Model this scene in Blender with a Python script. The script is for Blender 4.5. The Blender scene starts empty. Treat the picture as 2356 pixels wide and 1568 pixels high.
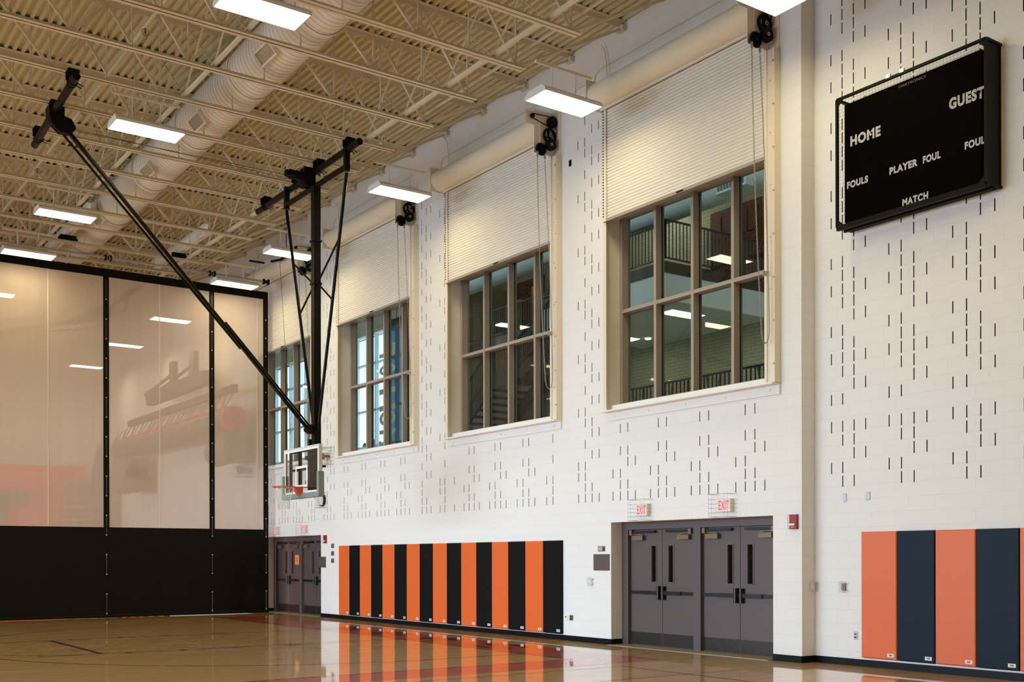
import bpy, math, random
from mathutils import Vector, Matrix, noise
random.seed(4)
C = bpy.context.scene.collection
S = bpy.context.scene
# ------------------------------------------------------------------ camera
F = 2531.; CX = 1178.; YH = 1285.; YAW = math.atan(1788/2531.); ROLL = math.radians(0.11); H = 1.573
cam = bpy.data.cameras.new('camera'); co = bpy.data.objects.new('camera', cam); C.objects.link(co)
cam.sensor_width = 36; cam.sensor_fit = 'HORIZONTAL'; cam.lens = F*36/2356.; cam.shift_y = (YH-784)/2356.
cam.clip_end = 300
co.matrix_world = Matrix.Translation((0, 0, H)) @ Matrix.Rotation(-YAW, 4, 'Z') @ Matrix.Rotation(math.pi/2, 4, 'X') @ Matrix.Rotation(-ROLL, 4, 'Z')
S.camera = co
# ------------------------------------------------------------------ world and exposure
w = bpy.data.worlds.new('sky'); S.world = w; w.use_nodes = True
bg = w.node_tree.nodes['Background']
sky = w.node_tree.nodes.new('ShaderNodeTexSky'); sky.sky_type = 'NISHITA'; sky.sun_disc = False
sky.sun_elevation = math.radians(48); sky.sun_rotation = math.radians(200)
mixw = w.node_tree.nodes.new('ShaderNodeMixRGB'); mixw.inputs[0].default_value = .55
mixw.inputs[2].default_value = (.86, .92, 1, 1)
w.node_tree.links.new(sky.outputs[0], mixw.inputs[1]); w.node_tree.links.new(mixw.outputs[0], bg.inputs[0])
bg.inputs[1].default_value = 2.2
S.view_settings.view_transform = 'Standard'; S.view_settings.look = 'None'
S.view_settings.exposure = -0.75; S.view_settings.gamma = 1.0; S.view_settings.use_curve_mapping = False
LAMP_W = 80.; LAMP_COL = (1, .82, .41)
DAY_W = 820.; DAY_COL = (.58, .78, 1)
LOBBY_W = 42.; LOBBY_COL = (.95, 1, .86)

def area(name, loc, sx, sy, power, col, direction, spread=180):
    l = bpy.data.lights.new(name, 'AREA'); l.shape = 'RECTANGLE'; l.size = sx; l.size_y = sy
    l.energy = power; l.color = col; l.spread = math.radians(spread)
    o = bpy.data.objects.new(name, l); C.objects.link(o); o.location = loc
    o.rotation_euler = Vector(direction).to_track_quat('-Z', 'Y').to_euler()
    return o
# daylight through the tall windows of the left wall (x = -12)
DAYWIN = [(9.5, 15.5), (16.8, 22.8), (24., 29.5), (35.5, 41.5)]
for (a, b) in DAYWIN:
    area('daylight', (-12.35, (a+b)/2, 3.6), 5.4, 5.8, DAY_W, DAY_COL, (1, 0, -.24), 84)
# ------------------------------------------------------------------ projection helpers on known planes
_s, _c = math.sin(YAW), math.cos(YAW)
def ray(x, y):
    dx, dy = x-CX, y-YH; cr, sr = math.cos(ROLL), math.sin(ROLL)
    x, y = CX+dx*cr-dy*sr, YH+dx*sr+dy*cr
    a = (x-CX)/F; b = -(y-YH)/F
    return (_s+a*_c, _c-a*_s, b)
def onX(x, y, X):
    r = ray(x, y); t = X/r[0]; return (X, r[1]*t, H+r[2]*t)
def onY(x, y, Y):
    r = ray(x, y); t = Y/r[1]; return (r[0]*t, Y, H+r[2]*t)
def onZ(x, y, Z):
    r = ray(x, y); t = (Z-H)/r[2]; return (r[0]*t, r[1]*t, Z)
# ------------------------------------------------------------------ materials
def srgb(r, g, b):
    f = lambda v: (v/255/12.92) if v/255 <= .04045 else ((v/255+.055)/1.055)**2.4
    return (f(r), f(g), f(b), 1)
def mat(name, col, rough=.5, metal=0., var=0., scale=8., bump=0., spec=.5, emit=None, estr=0., coat=0.):
    m = bpy.data.materials.new(name); m.use_nodes = True; nt = m.node_tree; p = nt.nodes['Principled BSDF']
    p.inputs['Base Color'].default_value = col; p.inputs['Roughness'].default_value = rough
    p.inputs['Metallic'].default_value = metal; p.inputs['Specular IOR Level'].default_value = spec
    p.inputs['Coat Weight'].default_value = coat
    if emit: p.inputs['Emission Color'].default_value = emit; p.inputs['Emission Strength'].default_value = estr
    if var or bump:
        tc = nt.nodes.new('ShaderNodeTexCoord'); n = nt.nodes.new('ShaderNodeTexNoise'); n.inputs['Scale'].default_value = scale
        n.inputs['Detail'].default_value = 4; nt.links.new(tc.outputs['Object'], n.inputs['Vector'])
        if var:
            mx = nt.nodes.new('ShaderNodeMixRGB'); mx.blend_type = 'MULTIPLY'; mx.inputs[0].default_value = 1
            cr = nt.nodes.new('ShaderNodeMapRange'); cr.inputs[1].default_value = .3; cr.inputs[2].default_value = .7
            cr.inputs[3].default_value = 1-var; cr.inputs[4].default_value = 1.0
            nt.links.new(n.outputs[0], cr.inputs[0]); mx.inputs[1].default_value = col
            nt.links.new(cr.outputs[0], mx.inputs[2]); nt.links.new(mx.outputs[0], p.inputs['Base Color'])
        if bump:
            b = nt.nodes.new('ShaderNodeBump'); b.inputs['Strength'].default_value = bump; b.inputs['Distance'].default_value = .004
            nt.links.new(n.outputs[0], b.inputs['Height']); nt.links.new(b.outputs[0], p.inputs['Normal'])
    return m
def block_mat(name, col, bw=.4064, bh=.2032, mortar=.006, swap=True, mcol=None, rough=.55, depth=.003, offs=(0, 0), vertical_bricks=False, mstr=1.0):
    """painted masonry: joints from a brick texture laid over (y, z) or (x, z)"""
    m = bpy.data.materials.new(name); m.use_nodes = True; nt = m.node_tree; p = nt.nodes['Principled BSDF']
    p.inputs['Roughness'].default_value = rough
    g = nt.nodes.new('ShaderNodeNewGeometry'); sp = nt.nodes.new('ShaderNodeSeparateXYZ'); nt.links.new(g.outputs['Position'], sp.inputs[0])
    cb = nt.nodes.new('ShaderNodeCombineXYZ')
    ad = nt.nodes.new('ShaderNodeMath'); ad.operation = 'ADD'
    nt.links.new(sp.outputs[0], ad.inputs[0]); nt.links.new(sp.outputs[1], ad.inputs[1])
    a2 = nt.nodes.new('ShaderNodeMath'); a2.operation = 'ADD'; a2.inputs[1].default_value = offs[0]
    nt.links.new(ad.outputs[0], a2.inputs[0])
    a3 = nt.nodes.new('ShaderNodeMath'); a3.operation = 'ADD'; a3.inputs[1].default_value = offs[1]
    nt.links.new(sp.outputs[2], a3.inputs[0])
    nt.links.new(a2.outputs[0], cb.inputs[0]); nt.links.new(a3.outputs[0], cb.inputs[1])
    br = nt.nodes.new('ShaderNodeTexBrick'); nt.links.new(cb.outputs[0], br.inputs['Vector'])
    br.inputs['Scale'].default_value = 1; br.inputs['Brick Width'].default_value = bw; br.inputs['Row Height'].default_value = bh
    br.inputs['Mortar Size'].default_value = mortar; br.inputs['Mortar Smooth'].default_value = .4
    c2 = tuple(v*.992 for v in col[:3])+(1,)
    br.inputs['Color1'].default_value = col; br.inputs['Color2'].default_value = c2
    br.inputs['Mortar'].default_value = mcol or tuple(v*.965 for v in col[:3])+(1,)
    br.offset = .5
    nt.links.new(br.outputs[0], p.inputs['Base Color'])
    n = nt.nodes.new('ShaderNodeTexNoise'); n.inputs['Scale'].default_value = 60; nt.links.new(g.outputs['Position'], n.inputs['Vector'])
    b = nt.nodes.new('ShaderNodeBump'); b.inputs['Strength'].default_value = .5*mstr; b.inputs['Distance'].default_value = depth; b.invert = True
    nt.links.new(br.outputs['Fac'], b.inputs['Height'])
    b2 = nt.nodes.new('ShaderNodeBump'); b2.inputs['Strength'].default_value = .12; b2.inputs['Distance'].default_value = .002
    nt.links.new(n.outputs[0], b2.inputs['Height']); nt.links.new(b.outputs[0], b2.inputs['Normal']); nt.links.new(b2.outputs[0], p.inputs['Normal'])
    return m
def floor_mat(name, tint=None, k=1.0):
    m = bpy.data.materials.new(name); m.use_nodes = True; nt = m.node_tree; p = nt.nodes['Principled BSDF']
    g = nt.nodes.new('ShaderNodeNewGeometry')
    br = nt.nodes.new('ShaderNodeTexBrick'); nt.links.new(g.outputs['Position'], br.inputs['Vector'])
    br.inputs['Scale'].default_value = 1; br.inputs['Brick Width'].default_value = .95; br.inputs['Row Height'].default_value = .057
    br.inputs['Mortar Size'].default_value = .0012; br.inputs['Mortar Smooth'].default_value = .3; br.inputs['Bias'].default_value = -.1
    a = (.86, .51, .165, 1) if not tint else tint
    br.inputs['Color1'].default_value = a
    br.inputs['Color2'].default_value = tuple(v*(.70 if not tint else .93) for v in a[:3])+(1,)
    br.inputs['Mortar'].default_value = tuple(v*.62 for v in a[:3])+(1,); br.offset = .37; br.offset_frequency = 3
    mp = nt.nodes.new('ShaderNodeMapping'); mp.inputs['Scale'].default_value = (1.2, 26, 1); nt.links.new(g.outputs['Position'], mp.inputs[0])
    n = nt.nodes.new('ShaderNodeTexNoise'); n.inputs['Scale'].default_value = 2.2; n.inputs['Detail'].default_value = 5; nt.links.new(mp.outputs[0], n.inputs['Vector'])
    mr = nt.nodes.new('ShaderNodeMapRange'); mr.inputs[1].default_value = .3; mr.inputs[2].default_value = .7; mr.inputs[3].default_value = .60; mr.inputs[4].default_value = 1.15
    nt.links.new(n.outputs[0], mr.inputs[0])
    mx = nt.nodes.new('ShaderNodeMixRGB'); mx.blend_type = 'MULTIPLY'; mx.inputs[0].default_value = .8
    nt.links.new(br.outputs[0], mx.inputs[1]); nt.links.new(mr.outputs[0], mx.inputs[2]); nt.links.new(mx.outputs[0], p.inputs['Base Color'])
    p.inputs['Roughness'].default_value = .30; p.inputs['Specular IOR Level'].default_value = .3
    p.inputs['Coat Weight'].default_value = 1.; p.inputs['Coat Roughness'].default_value = .035; p.inputs['Coat IOR'].default_value = 1.42
    mp2 = nt.nodes.new('ShaderNodeMapping'); mp2.inputs['Scale'].default_value = (.5, 17.5, 1); nt.links.new(g.outputs['Position'], mp2.inputs[0])
    n2 = nt.nodes.new('ShaderNodeTexNoise'); n2.inputs['Scale'].default_value = 1.0; n2.inputs['Detail'].default_value = 2; nt.links.new(mp2.outputs[0], n2.inputs['Vector'])
    b = nt.nodes.new('ShaderNodeBump'); b.inputs['Strength'].default_value = .06; b.inputs['Distance'].default_value = .002
    nt.links.new(n2.outputs[0], b.inputs['Height']); nt.links.new(b.outputs[0], p.inputs['Coat Normal'])
    return m
def mesh_fabric(name):
    m = bpy.data.materials.new(name); m.use_nodes = True; nt = m.node_tree; out = nt.nodes['Material Output']
    nt.nodes.remove(nt.nodes['Principled BSDF'])
    d = nt.nodes.new('ShaderNodeBsdfDiffuse'); tl = nt.nodes.new('ShaderNodeBsdfTranslucent'); tr = nt.nodes.new('ShaderNodeBsdfTransparent')
    col = (.84, .71, .635, 1); d.inputs[0].default_value = col; tl.inputs[0].default_value = col
    m1 = nt.nodes.new('ShaderNodeMixShader'); m1.inputs[0].default_value = .40
    nt.links.new(d.outputs[0], m1.inputs[1]); nt.links.new(tl.outputs[0], m1.inputs[2])
    g = nt.nodes.new('ShaderNodeNewGeometry'); mp = nt.nodes.new('ShaderNodeMapping'); mp.inputs['Scale'].default_value = (3.5, 1, .22)
    nt.links.new(g.outputs['Position'], mp.inputs[0])
    n = nt.nodes.new('ShaderNodeTexNoise'); n.inputs['Scale'].default_value = 2; n.inputs['Detail'].default_value = 4; nt.links.new(mp.outputs[0], n.inputs['Vector'])
    mr = nt.nodes.new('ShaderNodeMapRange'); mr.inputs[1].default_value = .3; mr.inputs[2].default_value = .7; mr.inputs[3].default_value = .605; mr.inputs[4].default_value = .635
    nt.links.new(n.outputs[0], mr.inputs[0])
    m2 = nt.nodes.new('ShaderNodeMixShader'); nt.links.new(mr.outputs[0], m2.inputs[0])
    nt.links.new(tr.outputs[0], m2.inputs[1]); nt.links.new(m1.outputs[0], m2.inputs[2]); nt.links.new(m2.outputs[0], out.inputs[0])
    return m
def glass_mat(name, tint=(.80, .90, .88, 1), refl=.12, rough=0.0, clear=False):
    m = bpy.data.materials.new(name); m.use_nodes = True; nt = m.node_tree; out = nt.nodes['Material Output']
    nt.nodes.remove(nt.nodes['Principled BSDF'])
    t = nt.nodes.new('ShaderNodeBsdfTransparent'); t.inputs[0].default_value = tint
    gl = nt.nodes.new('ShaderNodeBsdfGlossy'); gl.inputs['Roughness'].default_value = rough
    lw = nt.nodes.new('ShaderNodeLayerWeight'); lw.inputs[0].default_value = .5
    pw = nt.nodes.new('ShaderNodeMath'); pw.operation = 'POWER'; pw.inputs[1].default_value = 4.; nt.links.new(lw.outputs['Facing'], pw.inputs[0])
    fr = nt.nodes.new('ShaderNodeMath'); fr.operation = 'MULTIPLY_ADD'; fr.inputs[1].default_value = .6; fr.inputs[2].default_value = .035
    nt.links.new(pw.outputs[0], fr.inputs[0])
    mx = nt.nodes.new('ShaderNodeMixShader'); nt.links.new(fr.outputs[0], mx.inputs[0])
    nt.links.new(t.outputs[0], mx.inputs[1]); nt.links.new(gl.outputs[0], mx.inputs[2]); nt.links.new(mx.outputs[0], out.inputs[0])
    return m
M = {}
WALLC = (.81, .80, .785, 1)
M['block'] = block_mat('painted_block', WALLC)
M['paint'] = mat('white_paint', (.82, .80, .77, 1), .5, bump=.05, scale=40)
M['roof'] = mat('cream_roof_paint', (.64, .585, .40, 1), .55, var=.04, scale=3)
M['joist'] = mat('cream_joist_paint', (.72, .64, .49, 1), .5, var=.03, scale=3)
M['duct'] = mat('white_duct_paint', (.80, .75, .66, 1), .42, var=.03, scale=2)
M['seam'] = mat('duct_seam_shade', (.36, .32, .25, 1), .6, var=.03)  # crease shadow along the duct seams put in as a darker colour
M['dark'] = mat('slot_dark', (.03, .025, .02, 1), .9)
M['base'] = mat('black_vinyl_base', (.007, .007, .008, 1), .4, bump=.05, scale=30, spec=.1)
M['orange'] = mat('orange_vinyl', (.76, .135, .022, 1), .42, bump=.12, scale=160, var=.04)
M['black'] = mat('black_vinyl', (.007, .007, .008, 1), .5, bump=.12, scale=160, spec=.08)
M['bluish'] = mat('daylit_black_vinyl', (.008, .018, .034, 1), .5, bump=.12, scale=160, spec=.15)  # same vinyl as the black pads, blue daylight reflection put into its colour
M['white'] = mat('white_plastic', (.82, .82, .80, 1), .4, var=.02)
M['ink'] = mat('dark_ink', (.02, .025, .05, 1), .6, var=.02)
M['shutter'] = mat('shutter_enamel', (.80, .76, .68, 1), .28, var=.03, scale=2)
M['hood'] = mat('hood_enamel', (.80, .73, .58, 1), .3, var=.04, scale=2)
M['guide'] = mat('cream_guide', (.80, .73, .60, 1), .4, var=.03)
M['frame'] = mat('taupe_frame', (.36, .31, .265, 1), .38, var=.03)
M['gasket'] = mat('gasket', (.02, .02, .02, 1), .6, var=.02)
M['door'] = mat('plum_door_paint', (.100, .075, .074, 1), .42, bump=.03, scale=60)
M['dframe'] = mat('plum_frame_paint', (.100, .077, .080, 1), .4, bump=.03, scale=60)
M['kick'] = mat('kick_plate', (.050, .043, .040, 1), .35, .6, var=.25, scale=20)
M['bar'] = mat('dark_hardware', (.015, .014, .014, 1), .35, .3, var=.1)
M['bronze'] = mat('tan_hardware', (.20, .15, .10, 1), .4, .4, var=.05)
M['steelblk'] = mat('black_steel', (.006, .005, .004, 1), .35, .0, spec=.12, var=.15, scale=6)
M['iron'] = mat('black_iron', (.008, .007, .006, 1), .5, .0, spec=.10, var=.2, scale=20)
M['zinc'] = mat('zinc', (.55, .55, .53, 1), .35, .8, var=.1)
M['chain'] = mat('chain_zinc', (.42, .39, .32, 1), .4, .7, var=.1)
M['wire'] = mat('wire_guard', (.46, .44, .42, 1), .4, .6, var=.1)
M['cable'] = mat('steel_cable', (.10, .085, .06, 1), .5, .5, var=.1)
M['mesh'] = mesh_fabric('white_mesh_fabric')
M['vinyl'] = mat('black_curtain_vinyl', (.0075, .0055, .004, 1), .5, bump=.35, scale=7, spec=.1)
M['glass'] = glass_mat('window_glass', (.80, .87, .85, 1))
M['acryl'] = glass_mat('backboard_glass', (.94, .96, .95, 1))
M['red'] = mat('red_plastic', (.30, .010, .015, 1), .3, var=.05)
M['rim'] = mat('orange_rim', (.62, .075, .02, 1), .35, var=.05)
M['pad'] = mat('grey_green_pad', (.19, .25, .22, 1), .55, var=.05)
M['bbframe'] = mat('backboard_frame_enamel', (.62, .58, .52, 1), .4, var=.03)
M['net'] = mat('net_cord', (.70, .66, .58, 1), .8, var=.05)
M['exitred'] = mat('exit_letters', (.8, .01, .03, 1), .5, emit=(1, .03, .08, 1), estr=1.1)
M['lens'] = mat('lamp_lens', (1, 1, 1, 1), .5, emit=(1, .93, .80, 1), estr=9)
M['troffer'] = mat('troffer_lens', (1, 1, 1, 1), .5, emit=(1, .93, .75, 1), estr=5)
M['sbface'] = mat('scoreboard_face', (.0015, .0012, .001, 1), .6, var=.1, spec=.02)
M['letter'] = mat('white_lettering', (.62, .62, .62, 1), .6, var=.1, scale=30)
M['brick'] = block_mat('lobby_brick', (.32, .28, .185, 1), .305, .102, .011, mcol=(.20, .17, .12, 1), rough=.8, depth=.004)
M['brickv'] = block_mat('lobby_soldier_brick', (.40, .35, .24, 1), .102, .46, .010, mcol=(.20, .17, .12, 1), rough=.8, depth=.004)
M['rail'] = mat('dark_rail', (.045, .037, .034, 1), .45, var=.05)
M['dry'] = mat('lobby_drywall', (.78, .82, .80, 1), .7, var=.03)
M['tile'] = block_mat('ceiling_tile', (.55, .56, .50, 1), .61, .61, .012, mcol=(.40, .40, .36, 1), rough=.9, depth=.002)
M['wood'] = mat('red_brown_wood', (.115, .022, .010, 1), .6, var=.35, scale=9, spec=.15)
M['yellow'] = mat('yellow_paint', (.70, .48, .05, 1), .6, var=.05)
M['alu'] = mat('white_aluminium', (.75, .80, .82, 1), .3, .2, var=.02)
M['leaf'] = mat('foliage', (.03, .09, .035, 1), .8, var=.4, scale=3)
M['bark'] = mat('bark', (.10, .07, .05, 1), .9, var=.3)
M['floor'] = floor_mat('maple_floor')
M['forange'] = floor_mat('orange_floor_paint', (.72, .12, .035, 1))
M['fblack'] = floor_mat('black_floor_paint', (.020, .015, .010, 1))
M['fwhite'] = floor_mat('white_floor_paint', (.62, .60, .54, 1))
M['tan'] = mat('door_saddle', (.38, .31, .20, 1), .4, .3, var=.15)
M['paper'] = mat('orange_paper', (.95, .30, .09, 1), .7, var=.03)
M['steel'] = mat('brushed_plate', (.50, .50, .51, 1), .5, .6, var=.06)
M['ftile'] = block_mat('lobby_floor_tile', (.30, .28, .25, 1), .3, .3, .005, rough=.4)
M['bleach'] = block_mat('orange_bleacher', (.78, .13, .075, 1), 40., .247, .012, mcol=(.30, .05, .03, 1), rough=.5)
M['grey'] = mat('grey_metal', (.14, .13, .13, 1), .5, .2, var=.1)
M['lgrey'] = mat('light_grey', (.42, .40, .38, 1), .6, var=.1)
M['matgrey'] = mat('grey_mat_vinyl', (.20, .18, .18, 1), .5, var=.1)
M['matorange'] = mat('orange_mat_vinyl', (.75, .08, .05, 1), .5, var=.1)
# ------------------------------------------------------------------ mesh helpers
class MB:
    def __init__(s): s.v = []; s.f = []; s.m = []; s.sm = []
    def add(s, vs, fs, mi=0, smooth=False):
        o = len(s.v); s.v += [tuple(v) for v in vs]
        for f in fs: s.f.append([i+o for i in f]); s.m.append(mi); s.sm.append(smooth)
        return s
    def box(s, x0, x1, y0, y1, z0, z1, mi=0):
        if x0 > x1: x0, x1 = x1, x0
        if y0 > y1: y0, y1 = y1, y0
        if z0 > z1: z0, z1 = z1, z0
        v = [(x0, y0, z0), (x1, y0, z0), (x1, y1, z0), (x0, y1, z0), (x0, y0, z1), (x1, y0, z1), (x1, y1, z1), (x0, y1, z1)]
        return s.add(v, [(0, 3, 2, 1), (4, 5, 6, 7), (0, 1, 5, 4), (1, 2, 6, 5), (2, 3, 7, 6), (3, 0, 4, 7)], mi)
    def beam(s, p, q, w, h=None, mi=0, up=(0, 0, 1)):
        p = Vector(p); q = Vector(q); h = h or w; d = (q-p).normalized(); up = Vector(up)
        if abs(d.dot(up)) > .98: up = Vector((1, 0, 0))
        a = d.cross(up).normalized(); b = a.cross(d)
        v = [e+a*sx*w/2+b*sy*h/2 for e in (p, q) for sx, sy in ((-1, -1), (1, -1), (1, 1), (-1, 1))]
        return s.add(v, [(3, 2, 1, 0), (4, 5, 6, 7), (0, 1, 5, 4), (1, 2, 6, 5), (2, 3, 7, 6), (3, 0, 4, 7)], mi)
    def cyl(s, p, q, r, n=16, mi=0, r2=None, cap=True, smooth=True):
        p = Vector(p); q = Vector(q); d = (q-p).normalized(); r2 = r if r2 is None else r2
        up = Vector((0, 0, 1)) if abs(d.z) < .95 else Vector((1, 0, 0)); a = d.cross(up).normalized(); b = a.cross(d)
        v = [p+(a*math.cos(t)+b*math.sin(t))*r for t in [2*math.pi*i/n for i in range(n)]]
        v += [q+(a*math.cos(t)+b*math.sin(t))*r2 for t in [2*math.pi*i/n for i in range(n)]]
        s.add(v, [(i, (i+1) % n, n+(i+1) % n, n+i) for i in range(n)], mi, smooth)
        if cap:
            s.add(v[:n], [tuple(range(n))[::-1]], mi); s.add(v[n:], [tuple(range(n))], mi)
        return s
    def tube(s, pts, r, n=8, mi=0, closed=False):
        P = [Vector(p) for p in pts]; k = len(P); rings = []; pa = None
        for i, p in enumerate(P):
            if closed: d = P[(i+1) % k]-P[i-1]
            else: d = P[min(i+1, k-1)]-P[max(i-1, 0)]
            d.normalize()
            if pa is None:
                up = Vector((0, 0, 1)) if abs(d.z) < .9 else Vector((1, 0, 0)); a = d.cross(up).normalized()
            else:
                a = (pa-d*pa.dot(d)).normalized()
            pa = a; b = a.cross(d)
            rings.append([p+(a*math.cos(t)+b*math.sin(t))*r for t in [2*math.pi*j/n for j in range(n)]])
        v = [q for rg in rings for q in rg]; f = []
        for i in range(k if closed else k-1):
            i2 = (i+1) % k
            for j in range(n): f.append((i*n+j, i*n+(j+1) % n, i2*n+(j+1) % n, i2*n+j))
        s.add(v, f, mi, True)
        if not closed: s.add(rings[0], [tuple(range(n))[::-1]], mi); s.add(rings[-1], [tuple(range(n))], mi)
        return s
    def prism(s, poly, axis, a, b, mi=0, smooth=False):
        """poly: list of 2D points in the two other axes, extruded from a to b along axis"""
        def pt(u, v, t): return {'x': (t, u, v), 'y': (u, t, v), 'z': (u, v, t)}[axis]
        n = len(poly); v = [pt(u, w_, a) for u, w_ in poly]+[pt(u, w_, b) for u, w_ in poly]
        s.add(v, [(i, (i+1) % n, n+(i+1) % n, n+i) for i in range(n)], mi, smooth)
        s.add(v[:n], [tuple(range(n))[::-1]], mi); s.add(v[n:], [tuple(range(n))], mi)
        return s
    def build(s, name, mats, parent=None, fix=True):
        if parent:
            w0 = worldloc(parent); s.v = [(v[0]-w0.x, v[1]-w0.y, v[2]-w0.z) for v in s.v]
        me = bpy.data.meshes.new(name); me.from_pydata(s.v, [], s.f)
        if not isinstance(mats, (list, tuple)): mats = [mats]
        for m_ in mats: me.materials.append(m_)
        me.polygons.foreach_set('material_index', s.m); me.polygons.foreach_set('use_smooth', s.sm); me.update()
        o = bpy.data.objects.new(name, me); C.objects.link(o)
        if parent: o.parent = parent
        return o
def worldloc(p):
    return Vector(p.location) if p.parent is None else worldloc(p.parent)+Vector(p.location)
def tag(o, label=None, cat=None, group=None, kind=None):
    if label: o['label'] = label
    if cat: o['category'] = cat
    if group: o['group'] = group
    if kind: o['kind'] = kind
    return o
def empty(name, loc, label=None, cat=None, group=None, kind=None):
    o = bpy.data.objects.new(name, None); C.objects.link(o); o.location = loc; o.empty_display_size = .1
    return tag(o, label, cat, group, kind)
def copy_tree(o, delta=None, parent=None):
    c = o.copy(); C.objects.link(c)
    if parent: c.parent = parent
    elif delta is not None: c.location = Vector(o.location)+Vector(delta)
    for ch in list(o.children): copy_tree(ch, None, c)
    return c
def text(body, name, m, parent, origin, right, up, height, width=None, depth=.004, spacing=1.0, bold=0.0, center=False):
    """lettering as a mesh, laid with its baseline start at origin"""
    cu = bpy.data.curves.new(name, 'FONT'); cu.body = body; cu.size = 1; cu.extrude = 0; cu.offset = bold; cu.space_character = spacing
    t = bpy.data.objects.new(name, cu); C.objects.link(t)
    dg = bpy.context.evaluated_depsgraph_get(); dg.update()
    me = bpy.data.meshes.new_from_object(t.evaluated_get(dg)); me.name = name
    bpy.data.objects.remove(t); bpy.data.curves.remove(cu)
    xs = [v.co.x for v in me.vertices]; ys = [v.co.y for v in me.vertices]
    x0, x1, y0, y1 = min(xs), max(xs), min(ys), max(ys)
    sy = height/(y1-y0); sx = (width/(x1-x0)) if width else sy*.72
    R = Vector(right).normalized(); U = Vector(up).normalized(); O = Vector(origin); N = R.cross(U)
    off = (x0+x1)/2 if center else x0
    for v in me.vertices: v.co = O+R*(v.co.x-off)*sx+U*(v.co.y-y0)*sy+N*depth
    if parent:
        w0 = worldloc(parent)
        for v in me.vertices: v.co -= w0
    me.materials.clear(); me.materials.append(m)
    o = bpy.data.objects.new(name, me); C.objects.link(o)
    if parent: o.parent = parent
    return o
# ------------------------------------------------------------------ walls with real openings and acoustic slots
def wall_with_holes(name, X, y0, y1, z0, z1, big, slots, mats, thick=.3, slot_d=.06):
    """gym-side face at x=X facing -x; big holes go through, slots are shallow dark pockets"""
    mb = MB(); holes = [(a, b, c, d, True) for a, b, c, d in big]+[(a, b, c, d, False) for a, b, c, d in slots]
    zs = sorted(set([z0, z1]+[round(v, 4) for h in holes for v in (h[2], h[3]) if z0 < v < z1]))
    for k in range(len(zs)-1):
        a, b = zs[k], zs[k+1]
        if b-a < 1e-4: continue
        mid = (a+b)/2
        iv = sorted([(h[0], h[1]) for h in holes if h[2] < mid < h[3]]); cur = y0
        for (u, v) in iv:
            if u > cur+1e-5: mb.add([(X, cur, a), (X, cur, b), (X, u, b), (X, u, a)], [(0, 1, 2, 3)], 0)
            cur = max(cur, v)
        if cur < y1: mb.add([(X, cur, a), (X, cur, b), (X, y1, b), (X, y1, a)], [(0, 1, 2, 3)], 0)
    for (a, b, c, d, through) in holes:
        D = thick if through else slot_d; mi = 0 if through else 1; x2 = X+D
        mb.add([(X, a, c), (X, b, c), (x2, b, c), (x2, a, c)], [(0, 1, 2, 3)], mi)
        mb.add([(X, a, d), (X, b, d), (x2, b, d), (x2, a, d)], [(3, 2, 1, 0)], mi)
        mb.add([(X, a, c), (X, a, d), (x2, a, d), (x2, a, c)], [(3, 2, 1, 0)], mi)
        mb.add([(X, b, c), (X, b, d), (x2, b, d), (x2, b, c)], [(0, 1, 2, 3)], mi)
        if not through: mb.add([(x2, a, c), (x2, a, d), (x2, b, d), (x2, b, c)], [(0, 1, 2, 3)], mi)
    # lobby-side face
    zs = sorted(set([z0, z1]+[v for h in big for v in (h[2], h[3])]))
    for k in range(len(zs)-1):
        a, b = zs[k], zs[k+1]; mid = (a+b)/2; cur = y0
        for (u, v) in sorted([(h[0], h[1]) for h in big if h[2] < mid < h[3]]):
            if u > cur: mb.add([(X+thick, cur, a), (X+thick, cur, b), (X+thick, u, b), (X+thick, u, a)], [(3, 2, 1, 0)], 2)
            cur = max(cur, v)
        if cur < y1: mb.add([(X+thick, cur, a), (X+thick, cur, b), (X+thick, y1, b), (X+thick, y1, a)], [(3, 2, 1, 0)], 2)
    o = mb.build(name, mats); tag(o, kind='structure'); return o
XW = 13.10; XR = 13.40; YC0 = 10.99      # window wall, recessed scoreboard wall, the corner between them
ZR = 11.22                                # underside of roof deck
WO = [0.0, 5.46, 10.92, 16.38]   # window modules along the wall
WY0, WY1 = 11.58, 15.43; WZ0, WZ1 = 4.30, 9.9
DO = [0.0, 16.05]
DY0, DY1 = 11.553, 15.40; DZ = 2.2352
P = .2032; ZB = 2.712
def sl(y, n): return (y-.0085, y+.0085, ZB+n*P-.083, ZB+n*P+.083)
PAT_BELOW = [(0, 2, 7), (0, 1, 2, 4, 6, 7), (0, 1, 3, 4, 6), (0, 3)]
bigholes = [(WY0+o, WY1+o, WZ0, WZ1) for o in WO]+[(DY0+o, DY1+o, 0, DZ) for o in DO]
slots = []
def free(y, n):
    a, b, c, d = sl(y, n)
    for (u, v, e, g) in bigholes:
        if a < v+.16 and b > u-.16 and c < g+.05 and d > e-.17: return False
    return True
for g in range(-1, 38):
    for j in range(4):
        y = 15.34+1.005*(-g_ if False else g-4)-.203*j+.0
        if y < 11.2 or y > 49.3: continue
        # which module
        inwin = any(WY0+o-.02 < y < WY1+o+.02 for o in WO)
        if inwin:
            for n in PAT_BELOW[j]:
                if free(y, n): slots.append(sl(y, n))
        else:
            for n in range(0, 40):
                m5 = n % 5
                ok = {0: m5 == 3, 1: m5 in (0, 2, 3), 2: m5 in (1, 2, 4), 3: m5 in (1, 4)}[j]
                if n < 3: ok = {0: n in (0, 2), 1: n in (0, 1, 2), 2: n in (0, 1), 3: n == 0}[j]
                if ok and free(y, n) and ZB+n*P < 10.2 and not (min(abs(y-(WY0+o-.12)) for o in WO) < .2 or min(abs(y-(WY1+o+.07)) for o in WO) < .13): slots.append(sl(y, n))
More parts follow.
